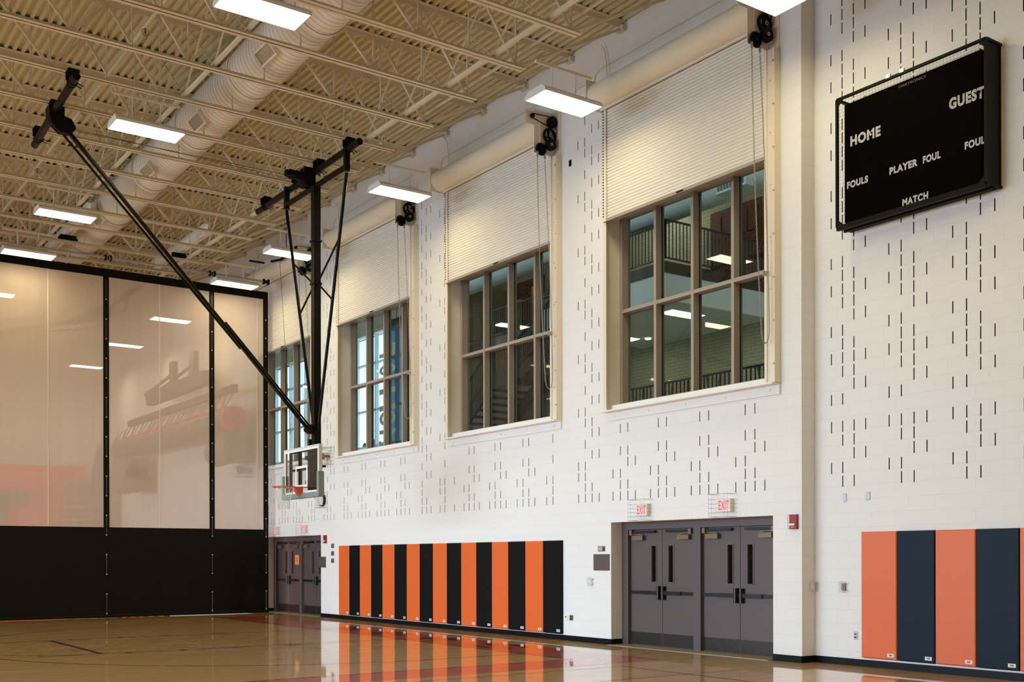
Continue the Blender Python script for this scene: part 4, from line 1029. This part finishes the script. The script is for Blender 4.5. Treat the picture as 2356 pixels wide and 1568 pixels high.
def band(mb, x0, x1, z0, z1, off=.008, n=1, amp=.012):
    for i in range(n):
        a = x0+(x1-x0)*i/n; b2 = x0+(x1-x0)*(i+1)/n; nz = max(1, int((z1-z0)/.25))
        for j in range(nz):
            c = z0+(z1-z0)*j/nz; d = z0+(z1-z0)*(j+1)/nz
            def q(x, z, o): return (x, YC+rip(x, z, amp)*(.3+.7*(ZT-z)/ZT)+o, z)
            v = [q(a, c, -off), q(b2, c, -off), q(b2, d, -off), q(a, d, -off), q(a, c, off), q(b2, c, off), q(b2, d, off), q(a, d, off)]
            mb.add(v, [(0, 1, 2, 3), (7, 6, 5, 4), (0, 4, 5, 1), (3, 2, 6, 7), (0, 3, 7, 4), (1, 5, 6, 2)], 0)
band(bt, XL, XE, ZT-.22, ZT, .010, 60); bt.build('top_band', M['vinyl'], cu)
for s in seams+[12.76]:
    s_ = MB(); band(s_, s-.075, s+.075, .05, ZT-.2, .009)
    so = s_.build('seam_band', M['vinyl'], cu)
    gm = MB(); rp = MB()
    for k in range(17):
        z = .12+k*.53; yy = YC+rip(s, z, .012)*(.3+.7*(ZT-z)/ZT)
        gm.cyl((s, yy-.010, z), (s, yy-.022, z), .016, 10)
        if k % 2 == 0 and s != 12.76 or (s == 12.76 and k < 5 and k % 2 == 0): rp.cyl((s, yy-.016, z), (s, YC+rip(s, z+.53, .012)*(.3+.7*(ZT-z)/ZT)-.016, z+.53), .0018, 4)
    gm.build('grommet', M['net'], so); rp.build('lacing_cord', M['zinc'], so)
for s in seams+[12.76]:
    c_ = MB(); band(c_, s-1.49 if s < 12 else 12.50, (s-1.47) if s < 12 else 12.515, ZH, ZT-.2, .006); c_.build('white_seam', M['net'], cu)
hm = MB(); n = 60
hm.tube([(XL+(XE-XL)*i/n, YC+rip(XL+(XE-XL)*i/n, 0, .012), .055) for i in range(n+1)], .045, 10); hm.build('weighted_hem', M['vinyl'], cu)
# drive pipe for the curtain
dp = empty('curtain_drive_pipe', (6, 30.3, 9.74), 'grey horizontal hoist pipe with black drums above the curtain', 'hoist pipe')
yD = 30.3; zD = onY(400, 616, yD)[2]
MB().cyl((XL, yD, zD), (12.55, yD, zD), .030, 14).build('pipe', M['lgrey'], dp)
for px in (248.7, 488, 612):
    X_ = onY(px, 620, yD)[0]; g = MB()
    for s in (-.07, .0, .07): g.cyl((X_+s-.012, yD, zD), (X_+s+.012, yD, zD), .085 if s else .05, 18)
    g.build('cable_drum', M['iron'], dp)
for px in (156, 412, 634):
    X_ = min(onY(px, 590, yD)[0], 12.25); g = MB()
    if px < 600: 
        g.box(X_-.24, X_+.24, yD-.06, yD+.06, zD+.27, zD+.36); g.box(X_-.20, X_+.20, yD-.08, yD+.08, zD+.34, zD+.42)
    else: g.box(X_-.1, X_+.35, yD-.03, yD+.03, zD+.52, zD+.56)
    g.build('ceiling_clamp', M['iron'], dp)
    g = MB().cyl((X_-.03, yD, zD+.3), (X_-.03, yD, zD), .006, 6); g.cyl((X_+.03, yD, zD+.3), (X_+.03, yD, zD), .006, 6); g.cyl((X_, yD, zD), (X_, yD+.2, ZT-.05), .010, 6); g.cyl((X_, yD, zD-.06), (X_, yD+.02, zD-.16), .03, 10)
    g.build('hanger_rod', M['zinc'], dp)
for px, nm in ((156, 'left white I-beam carrying the curtain hoist, beside the duct'), (412, 'right white I-beam carrying the curtain hoist, behind the long black arm')):
    X_ = onY(px, 590, yD)[0]; zq = zD+.42
    b_ = MB(); b_.box(X_-.09, X_+.09, yD-.1, yD+2.3, zq, zq+.014); b_.box(X_-.09, X_+.09, yD-.1, yD+2.3, zq+.24, zq+.254); b_.box(X_-.006, X_+.006, yD-.1, yD+2.3, zq, zq+.25)
    b_.box(X_-.09, X_+.09, yD-.1-2.2, yD-.1, zq, zq+.014); b_.box(X_-.09, X_+.09, yD-2.3, yD-.1, zq+.24, zq+.254); b_.box(X_-.006, X_+.006, yD-2.3, yD-.1, zq, zq+.25)
    tag(b_.build('support_beam', M['paint']), nm, 'beam', 'curtain support beams')
# black track near wall with cord
g = empty('cord_bracket', (12.2, 29.2, 9.7), 'short black bracket with hoist cords high on the window wall near the curtain', 'bracket')
A_ = onY(624, 601, 29.2); B_ = onY(690, 604, 27.6)
MB().beam(A_, (12.5, 28.9, A_[2]), .06, .05).build('bracket_arm', M['iron'], g)
MB().beam((12.5, 28.9, A_[2]), (12.5, 28.2, A_[2]+.05), .06, .05).build('bracket_arm', M['iron'], g)
MB().cyl((12.5, 28.51, A_[2]), (12.5, 28.51, 11.13), .012, 8).build('hanger_rod', M['iron'], g)
MB().cyl((12.45, 28.85, A_[2]), (12.5, 28.25, 5.0), .006, 5).build('hoist_cord', M['cable'], g)
# ------------------------------------------------------------------ things behind the curtain
def far_backstop():
    YF = 36.25
    t = empty('basketball_backstop', (9.88, YF, 8.0), 'black basketball backstop folded up to the ceiling, faint behind the mesh curtain', 'basketball hoop')
    def rod(name, a, b, r): MB().cyl(a, b, r, 12).build(name, M['steelblk'], t)
    rod('ceiling_pipe', (9.88, 33.4, 9.70), (9.88, 38.6, 9.70), .068)
    rod('cross_pipe', (9.88, 34.6, 9.33), (9.88, 37.8, 9.33), .058)
    for y in (34.6, 37.8): rod('hanger_plate', (9.88, y, 9.28), (9.88, y, 9.72), .05)
    end = Vector((5.0, YF, 8.05)); top = Vector((9.85, YF, 9.36))
    MB().beam(top, end, .15, .15).build('mast', M['steelblk'], t)
    rod('side_brace', (9.88, 34.65, 9.28), top.lerp(end, .9)+Vector((0, -.1, 0)), .032); rod('side_brace', (9.88, 37.75, 9.28), top.lerp(end, .9)+Vector((0, .1, 0)), .032)
    rod('folding_arm', (4.9, YF, 9.5), (8.5, YF, 9.5), .035); rod('folding_arm', (8.5, YF, 9.5), (8.5, YF, 9.25), .03); rod('folding_arm', (8.5, YF, 9.25), (5.4, YF, 8.55), .035)
    for y in (34.2, 35.8, 37.4): MB().box(9.80, 9.96, y-.09, y+.09, 9.70, 9.84).build('pipe_clamp', M['iron'], t)
    MB().box(9.68, 9.98, YF+.2, YF+.5, 9.35, 9.75).cyl((9.68, YF+.35, 9.55), (9.25, YF+.35, 9.55), .1, 14).build('winch', M['iron'], t)
    bb_ = MB().box(4.1, 5.05, YF-.9, YF+.9, 7.72, 7.78).build('backboard', M['bbframe'], t)
    MB().tube([(4.8+.229*math.cos(a), YF+.229*math.sin(a), 7.35) for a in [2*math.pi*k/24 for k in range(24)]], .011, 6, 0, True).build('rim', M['rim'], t)
    MB().box(4.75, 4.85, YF-.04, YF+.04, 7.35, 7.72).build('rim_bracket', M['rim'], t)
far_backstop()
def mat_lift():
    X = 12.3
    t = empty('mat_hoist', (X, 38, 6.9), 'long dark lifting truss hanging the rolled mat behind the curtain', 'mat hoist')
    q = lambda x, y: Vector(onX(x, y, X))
    a, b = q(345, 917), q(477, 873)
    MB().box(X-.15, X+.15, b.y, a.y, a.z-.25, a.z+.2).build('lift_truss', M['grey'], t)
    for px, py in ((399, 832), (446, 808)):
        c_ = q(px, py); MB().box(X-.08, X+.08, c_.y-.22, c_.y+.22, a.z, c_.z).build('hanger_post', M['grey'], t)
        MB().beam((X, c_.y, c_.z-.4), (X, c_.y+3.2, a.z+.2), .08).build('diagonal_strut', M['grey'], t)
    c0, c1 = q(298, 984), q(542, 893)
    bar = MB().box(X-.08, X+.08, c1.y, c0.y, 6.62, 6.84).build('spreader_bar', M['grey'], t)
    r = empty('rolled_mat', (X, 38, 5.45), 'huge orange and grey mat roll hanging in straps behind the mesh curtain', 'rolled mat')
    e0, e1 = q(540.5, 958.7), q(276, 1039)
    zc_ = (e0.z+e1.z)/2
    MB().cyl((X, e0.y, zc_), (X, e1.y, zc_), .37, 32).build('outer_roll', M['matgrey'], r)
    MB().cyl((X, e0.y-.02, zc_), (X, e0.y+.3, zc_), .385, 32).build('roll_end', M['matorange'], r)
    MB().cyl((X, e0.y-.04, zc_), (X, e0.y-.02, zc_), .13, 20).build('roll_core', M['matgrey'], r)
    MB().box(X-.24, X+.24, e0.y+.3, e1.y, zc_+.26, zc_+.375).build('orange_edge', M['matorange'], r)
    n = 12
    for i in range(n):
        y = e0.y+.4+(e1.y-e0.y-.6)*i/(n-1)
        g_ = MB(); g_.tube([(X+.385*math.cos(a_), y, zc_+.385*math.sin(a_)) for a_ in [math.pi*(1-.0)+math.pi*k/12 for k in range(13)]], .02, 5)
        g_.beam((X-.385, y, zc_), (X, y+.3, 6.61), .05, .02); g_.beam((X-.385, y, zc_), (X, y-.3, 6.61), .05, .02)
        g_.build('strap', M['grey'], r)
    r2 = empty('rolled_mat', (X+.2, 33, 4.6), 'grey hanging mat bundle below the near end of the orange roll, behind the mesh', 'rolled mat')
    MB().cyl((X+.1, e0.y+.1, 4.95), (X+.1, e0.y+1.8, 4.90), .42, 28).build('outer_roll', M['matgrey'], r2)
    MB().box(X-.25, X+.35, e0.y+.1, e0.y+1.8, 4.9, 5.44).build('mat_flap', M['matgrey'], r2)
    r3 = empty('rolled_mat', (X+.2, 42, 4.6), 'grey hanging mat bundle below the far end of the orange roll, behind the mesh', 'rolled mat')
    MB().cyl((X, e1.y-2.2, 4.6), (X, e1.y-.3, 4.6), .5, 28).build('outer_roll', M['matgrey'], r3)
    MB().box(X-.4, X+.4, e1.y-2.2, e1.y-.3, 4.6, 5.4).build('mat_flap', M['matgrey'], r3)
mat_lift()
# closed bleachers along the far wall
bl = empty('bleachers', (5, 48, 0), 'closed orange telescopic bleachers with a dark block letter, faint behind the mesh', 'bleachers')
XBE = 11.9; ZBT = 5.45
g = MB(); nrow = 22
for i in range(nrow):
    z = i*.247; g.box(-10, XBE, 47.5+.012*i, 49.9, z+.012, z+.240)
g.build('bleacher_front', M['bleach'], bl)
X1 = onY(70, 1140, 47.45)[0]; X2 = onY(12, 1200, 47.45)[0]; zt = onY(0, 1128, 47.45)[2]; zb_ = onY(35, 1158, 47.45)[2]
MB().box(X1-2.6, X1, 47.42, 47.49, zb_, zt).box(X2-.75, X2, 47.42, 47.49, 1.2, zb_).build('block_letter', M['grey'], bl)
eb = empty('bleacher_end_rails', (12.3, 47, 0), 'grey stacked end steps and guard rail at the right end of the bleachers', 'bleacher rails')
xa, xb = onY(155, 1100, 46.8)[0], onY(236, 1100, 46.8)[0]
g = MB()
for i in range(19): g.box(xa, xb, 46.9, 47.4, i*.262, i*.262+.11)
g.build('step_ends', M['lgrey'], eb)
g = MB(); zt = onY(190, 1060, 46.8)[2]; xm = onY(198, 1100, 46.8)[0]
g.tube([(xa, 46.85, 4.2), (xa, 46.85, zt-.45), (xa+.15, 46.85, zt-.25), (xm-.15, 46.85, zt), (xm, 46.85, zt-.15), (xm, 46.85, 0.02)], .03, 8)
for i in range(9): g.beam((xa, 46.85, .3+i*.52), (xm, 46.85, .5+i*.52), .05, .05)
g.build('guard_rail', M['grey'], eb)
g = MB(); c_ = onY(215, 1090, 46.4); d_ = onY(229, 1018, 46.4); e_ = onY(246, 1025, 46.4)
g.add([(c_[0], 46.4, c_[2]), (d_[0], 46.4, d_[2]), (e_[0], 46.4, e_[2]), (e_[0], 46.4, 0), (c_[0]+.3, 46.4, 0), (c_[0], 46.75, c_[2]), (d_[0], 46.75, d_[2]), (e_[0], 46.75, e_[2]), (e_[0], 46.75, 0), (c_[0]+.3, 46.75, 0)],
      [(0, 1, 2, 3, 4), (9, 8, 7, 6, 5), (0, 5, 6, 1), (1, 6, 7, 2), (2, 7, 8, 3)], 0)
sp3 = g.build('stage_panel', M['matgrey']); tag(sp3, 'tall grey folded panel leaning at the end of the bleachers, behind the mesh', 'panel')
pn2 = MB(); a_ = onY(25, 605, 31.6); b_ = onY(89, 655, 31.6); pn2.box(a_[0], b_[0], 31.55, 32.1, b_[2], a_[2]); pn2.cyl((a_[0]+.2, 31.8, a_[2]), (a_[0]+.2, 31.8, 11.2), .015, 6); pn2.cyl((b_[0]-.2, 31.8, a_[2]), (b_[0]-.2, 31.8, 11.2), .015, 6)
tag(pn2.build('air_duct_box', M['duct']), 'pale rectangular duct box hanging behind the top left of the mesh curtain', 'duct box')
yb = [48.6-.6*i for i in range(27)]
for i in range(12):
    m = M['orange'] if i % 2 == 0 else M['black']
    pad('wall_pad', XW, yb[i+1]-1.0, yb[i]-1.0, .12, 1.93, m, 'wall pad behind the divider curtain, showing only as a mirror image in the floor', 'wall pads behind the curtain')
# ------------------------------------------------------------------ lobby behind the windows
XLB = 23.4
def st(name, mb, m): o = mb.build(name, m); o['kind'] = 'structure'; return o
st('floor_lobby', MB().box(13.52, 24, -4.2, 52, 4.35-.3-4.2, .0), M['ftile'])
st('floor_upper', MB().box(17.45, 24, 4, 52, 4.25, 4.57), M['tile'])
st('wall_lobby', MB().box(XLB, XLB+.3, -4.2, 28.0, 0, 14.0), M['brick'])
st('wall_lobby_end', MB().box(13.52, XLB, 4.0, 4.3, 0, 14.0), M['brick'])
st('wall_lobby_upper', MB().box(20.5, 20.8, 33.0, 52, 10.4, 14.), M['brick'])
st('wall_lobby_low', MB().box(20.5, 20.8, 34.0, 52, 0., 4.6), M['brick'])
st('wall_lobby_cross', MB().box(20.5, XLB, 33.0, 33.2, 0., 14), M['brick'])
st('wall_lobby_cross_far', MB().box(13.5, 20.8, 52.0, 52.2, 0., 14), M['brick'])
st('wall_lobby_middle', MB().box(XLB, XLB+.3, 28.0, 33.2, 0, 14.), M['brick'])
st('ceiling_lobby', MB().box(13.52, 24, -4.2, 52, 12.6, 12.9), M['tile'])
st('ceiling_lobby_low', MB().box(19.4, XLB, 20.7, 25.9, 8.18, 8.24), M['tile'])
st('trim_2', MB().box(19.36, XLB, 20.62, 20.70, 8.18, 8.86).box(19.36, 19.42, 20.7, 25.9, 8.18, 8.86), M['dry'])
bal = empty('balcony', (20, 21, 9.1), 'dark edged upper balcony with black railing seen through the window beside the scoreboard', 'balcony')
MB().box(19.34, XLB-.002, 20.60, 25.9, 8.86, 9.15).build('balcony_slab', M['rail'], bal)
def railing(t, a, b, z0, z1, step=.125, deco=False, r=.012, name='railing'):
    a = Vector(a); b = Vector(b); L = (b-a).length; n = max(2, int(L/step)); g_ = MB()
    def P_(u, z): p = a.lerp(b, u); return Vector((p.x, p.y, p.z+z))
    g_.beam(P_(0, z1), P_(1, z1), .05, .04); g_.beam(P_(0, z0+.10), P_(1, z0+.10), .035, .035)
    for i in range(n+1): u = i/n; g_.beam(P_(u, z0+.1), P_(u, z1), r*2 if i % 12 else r*3.4)
    if deco:
        k = 0
        while (k+1)*1.5 < L:
            u0 = (k*1.5+.5)/L; u1 = u0+.22/L; u2 = u0+.44/L; g_.beam(P_(u0, z1), P_(u1, z0+.1), .02); g_.beam(P_(u2, z1), P_(u1, z0+.1), .02); k += 1
    return g_.build(name, M['rail'], t)
railing(bal, (19.4, 20.65, 0), (19.4, 25.85, 0), 9.15, 10.22)
railing(bal, (19.4, 20.65, 0), (23.3, 20.65, 0), 9.15, 10.22)
lr = empty('gallery_railing', (17.6, 14, 4.57), 'dark railing with V shaped bars along the lobby gallery behind the nearest window', 'railing')
railing(lr, (17.6, 9, 0), (17.6, 21.5, 0), 4.57, 5.63, deco=True)
b2 = empty('balcony', (21.3, 30, 9.1), 'upper balcony with black railing behind the second window', 'balcony')
MB().box(21.3, XLB-.002, 26.0, 33.0, 8.86, 9.16).build('balcony_slab', M['rail'], b2)
railing(b2, (21.35, 26, 0), (21.35, 32.9, 0), 9.16, 10.12)
# upper doors
def panel_door(y0, y1, z0, label, m=M['wood']):
    t = empty('wooden_door', (XLB, (y0+y1)/2, z0), label, 'door', 'wooden doors on the upper balcony')
    MB().box(XLB-.05, XLB-.004, y0, y1, z0+.01, z0+2.5).build('door_slab', m, t)
    g_ = MB(); w_ = (y1-y0)
    for (u0, u1) in ((.12, .46), (.54, .88)):
        for (a, b) in ((.15, .75), (.9, 1.5), (1.65, 2.3)): g_.box(XLB-.075, XLB-.05, y0+w_*u0, y0+w_*u1, z0+a, z0+b)
    g_.build('raised_panel', m, t)
    MB().box(XLB-.12, XLB-.05, y0+w_*.93-.02, y0+w_*.93+.02, z0+.95, z0+1.15).build('door_handle', M['bar'], t)
panel_door(22.0, 22.95, 9.15, 'left red-brown panelled door on the upper balcony'); panel_door(21.0, 21.95, 9.15, 'right red-brown panelled door on the upper balcony')
t = empty('glazed_door', (XLB, 31, 9.16), 'dark glazed door with a yellow pane on the balcony behind the second window', 'door')
MB().box(XLB-.08, XLB-.001, 31.0, 33.0, 9.17, 11.6).build('door_slab', M['wood'], t); MB().box(XLB-.1, XLB-.08, 31.2, 31.75, 9.3, 11.3).build('yellow_pane', M['yellow'], t); MB().box(XLB-.1, XLB-.08, 32.4, 32.85, 9.3, 11.0).build('yellow_pane', M['yellow'], t)
MB().box(XLB-.11, XLB-.1, 32.45, 32.65, 10.3, 10.6).build('posted_paper', M['white'], t)
dd = empty('air_duct', (20.5, 20, 11), 'white spiral duct under the lobby ceiling, seen through the windows', 'duct')
zb_ = onX(1689, 451, 20.5)[2]
MB().cyl((20.5, 6, zb_+.42), (20.5, 32.9, zb_+.42), .47, 36, cap=True).build('duct_shell', M['dry'], dd)
g = MB(); pts = []
for i in range(int(26/.16*14)): y = 6.2+i*.16/14; a = 2*math.pi*i/14; pts.append((20.5+.472*math.cos(a), y, zb_+.42+.472*math.sin(a)))
g.tube(pts, .006, 3); g.build('spiral_seam', M['dry'], dd)
for y in (18.9, 25.6):
    g = MB(); g.box(19.93, 20.2, y-.5, y+.5, zb_-.06, zb_+.30)
    for i in range(9): g.box(19.915, 19.93, y-.42+i*.1, y-.36+i*.1, zb_, zb_+.24, 1)
    g.build('air_register', [M['dry'], M['grey']], dd)
# stairs behind the second window
sr = empty('staircase', (17.6, 25, 4.5), 'dark steel staircase with black railings behind the second window', 'staircase')
def stringer(pts, x0=17.55, x1=17.62):
    return MB().prism([(y, z) for y, z in pts], 'x', x0, x1)
XS = 17.6
stringer([(28.9, 4.57), (28.4, 4.57), (26.25, 6.10), (25.8, 6.38), (24.95, 6.38), (23.7, 6.75), (22.4, 7.56), (22.4, 7.94), (23.7, 7.13), (24.6, 6.70), (25.0, 6.76), (25.8, 6.76), (26.2, 6.54), (28.9, 4.70)][::-1]).build('stringer', M['rail'], sr)
stringer([(28.9, 4.57), (28.4, 4.57), (26.25, 6.10), (25.8, 6.38), (24.95, 6.38), (23.7, 6.75), (22.4, 7.56), (22.4, 7.94), (23.7, 7.13), (24.6, 6.70), (25.0, 6.76), (25.8, 6.76), (26.2, 6.54), (28.9, 4.70)][::-1], 19.1, 19.17).build('stringer', M['rail'], sr)
g = MB()
for i in range(11): g.box(17.6, 19.12, 26.2+i*.25, 26.48+i*.25, 6.45-i*.17, 6.50-i*.17)
for i in range(8): g.box(17.6, 19.12, 23.9-i*.19-.2, 23.9-i*.19+.02, 6.95+i*.115, 7.0+i*.115)
g.box(17.6, 19.12, 24.5, 26.2, 6.66, 6.72); g.build('tread', M['grey'], sr)
railing(sr, (17.58, 28.6, 4.75), (17.58, 26.25, 6.52), .0, .86, .12); railing(sr, (17.58, 25.9, 6.74), (17.58, 24.7, 6.72), -.02, .80, .12); railing(sr, (17.58, 24.6, 6.75), (17.58, 22.45, 7.9), .0, .86, .12)
st('trim_3', MB().box(19.3, 19.4, 22.8, 30, 4.57, 6.6), M['grey'])
# curtain wall glazing behind the third and fourth windows
gw = empty('window_20', (20.5, 41, 4.6), kind='structure')
g = MB()
for z in (4.65, 6.0, 7.42, 9.25, 10.38): g.box(20.42, 20.58, 33.2, 52, z-.035, z+.035)
y = 33.3
while y < 52: g.box(20.42, 20.58, y-.035, y+.035, 4.6, 10.4); y += 1.62
g.build('window_frame', M['alu'], gw)
MB().box(20.49, 20.50, 33.2, 52, 4.6, 10.4).build('glass', glass_mat('outer_glass', (.86, .92, .97, 1)), gw)
bn = empty('lobby_banner', (18.6, 35.2, 5), 'dark hanging banner with white letters turned on their side, behind the third window', 'banner')
# stands between the third window and the glazing
xq = 17.0
pA = onX(901, 800, xq); pB = onX(908, 800, xq)
MB().box(xq, xq+.02, onX(926, 800, xq)[1]-.0, onX(898, 800, xq)[1], onX(912, 1040, xq)[2], onX(912, 730, xq)[2]).build('banner_cloth', glass_mat('tinted_film', (.16, .30, .36, 1)), bn)
MB().cyl((xq+.01, onX(912, 800, xq)[1], onX(912, 730, xq)[2]), (xq+.01, onX(912, 800, xq)[1], 12.6), .01, 6).build('hanging_rod', M['rail'], bn)
for chh, (ya, yb3) in zip('LOHON', ((787, 815), (832, 858), (888, 940), (940, 976), (984, 1028))):
    z1_ = onX(906, ya, xq)[2]; z0_ = onX(906, yb3, xq)[2]; yc_ = onX(910, 900, xq)[1]
    text(chh, 'banner_letter', M['white'], bn, (xq, yc_+.0, z0_), (0, 0, 1), (0, 1, 0), 1.05, z1_-z0_, depth=.008, bold=.03)
# daylight entering through the lobby glazing
area('daylight', (20.9, 42.5, 7.5), 18., 5.6, 1500., DAY_COL, (-1, -.3, 0))
# lobby lamps
def troffer(x, y, z, sx, sy, label, pw=1.0):
    t = empty('lobby_lamp', (x, y, z), label, 'ceiling lamp', 'lobby ceiling lamps')
    MB().box(x-sx/2, x+sx/2, y-sy/2, y+sy/2, z-.02, z-.005).build('lens', M['troffer'], t)
    MB().box(x-sx/2-.03, x+sx/2+.03, y-sy/2-.03, y+sy/2+.03, z-.005, z+.02).build('lamp_frame', M['white'], t)
    area('lobby_light', (x, y, z-.03), sx, sy, LOBBY_W*pw, LOBBY_COL, (0, 0, -1))
p = onZ(1570, 722, 8.17); troffer(p[0], p[1], 8.17, 1.2, .5, 'lobby ceiling lamp under the balcony, seen through the lower panes', 1.5)
p = onZ(1556, 722, 8.17); troffer(21.6, 25.0, 8.17, 1.2, .5, 'lobby ceiling lamp deeper under the balcony')
for (x, y) in ((16.2, 8), (16.2, 16), (16.2, 24), (16.2, 32), (21.8, 16), (21.8, 24.5), (17, 40), (17, 47)):
    troffer(x, y, 12.55, 1.2, .6, 'lamp high on the lobby ceiling, hidden above the window heads', 3.0)
rl = MB().cyl(onZ(1491, 778, 8.17), (onZ(1491, 778, 8.17)[0], onZ(1491, 778, 8.17)[1], 8.14), .09, 20).build('downlight', M['troffer']); tag(rl, 'small round downlight in the tiled lobby ceiling', 'downlight')
# ------------------------------------------------------------------ outdoors beyond the lobby glazing
gr = MB().box(21, 140, -10, 180, -.5, -.3).build('ground_outside', mat('grass', (.06, .11, .04, 1), .9, var=.3, scale=.5)); tag(gr, kind='structure')
def tree(x, y, h, r, label):
    t = empty('tree', (x, y, -.3), label, 'tree', 'trees outside')
    MB().cyl((x, y, -.3), (x, y, h*.5), .25, 10, r2=.12).build('trunk', M['bark'], t)
    mb = MB()
    for i in range(900):
        u = random.random(); a = random.random()*6.283; rr2 = r*(1-u*.85)*math.sqrt(random.random()); z = h*.18+h*.82*u
        c = Vector((x+rr2*math.cos(a), y+rr2*math.sin(a), z)); s = .28
        d1 = Vector((random.uniform(-1, 1), random.uniform(-1, 1), random.uniform(-1, 1))).normalized()*s; d2 = Vector((random.uniform(-1, 1), random.uniform(-1, 1), random.uniform(-1, 1))).normalized()*s
        mb.add([c-d1, c+d2, c+d1, c-d2], [(0, 1, 2, 3)], 0)
    mb.build('foliage', M['leaf'], t)
for (x, y, h, r, l) in ((33, 62, 9, 2.6, 'dark green tree outside, behind the third window, left'), (42, 66, 12, 3, 'dark green tree outside, behind the third window, right'), (31, 50, 7, 2.2, 'small dark tree outside the lobby glazing')):
    tree(x, y, h, r, l)
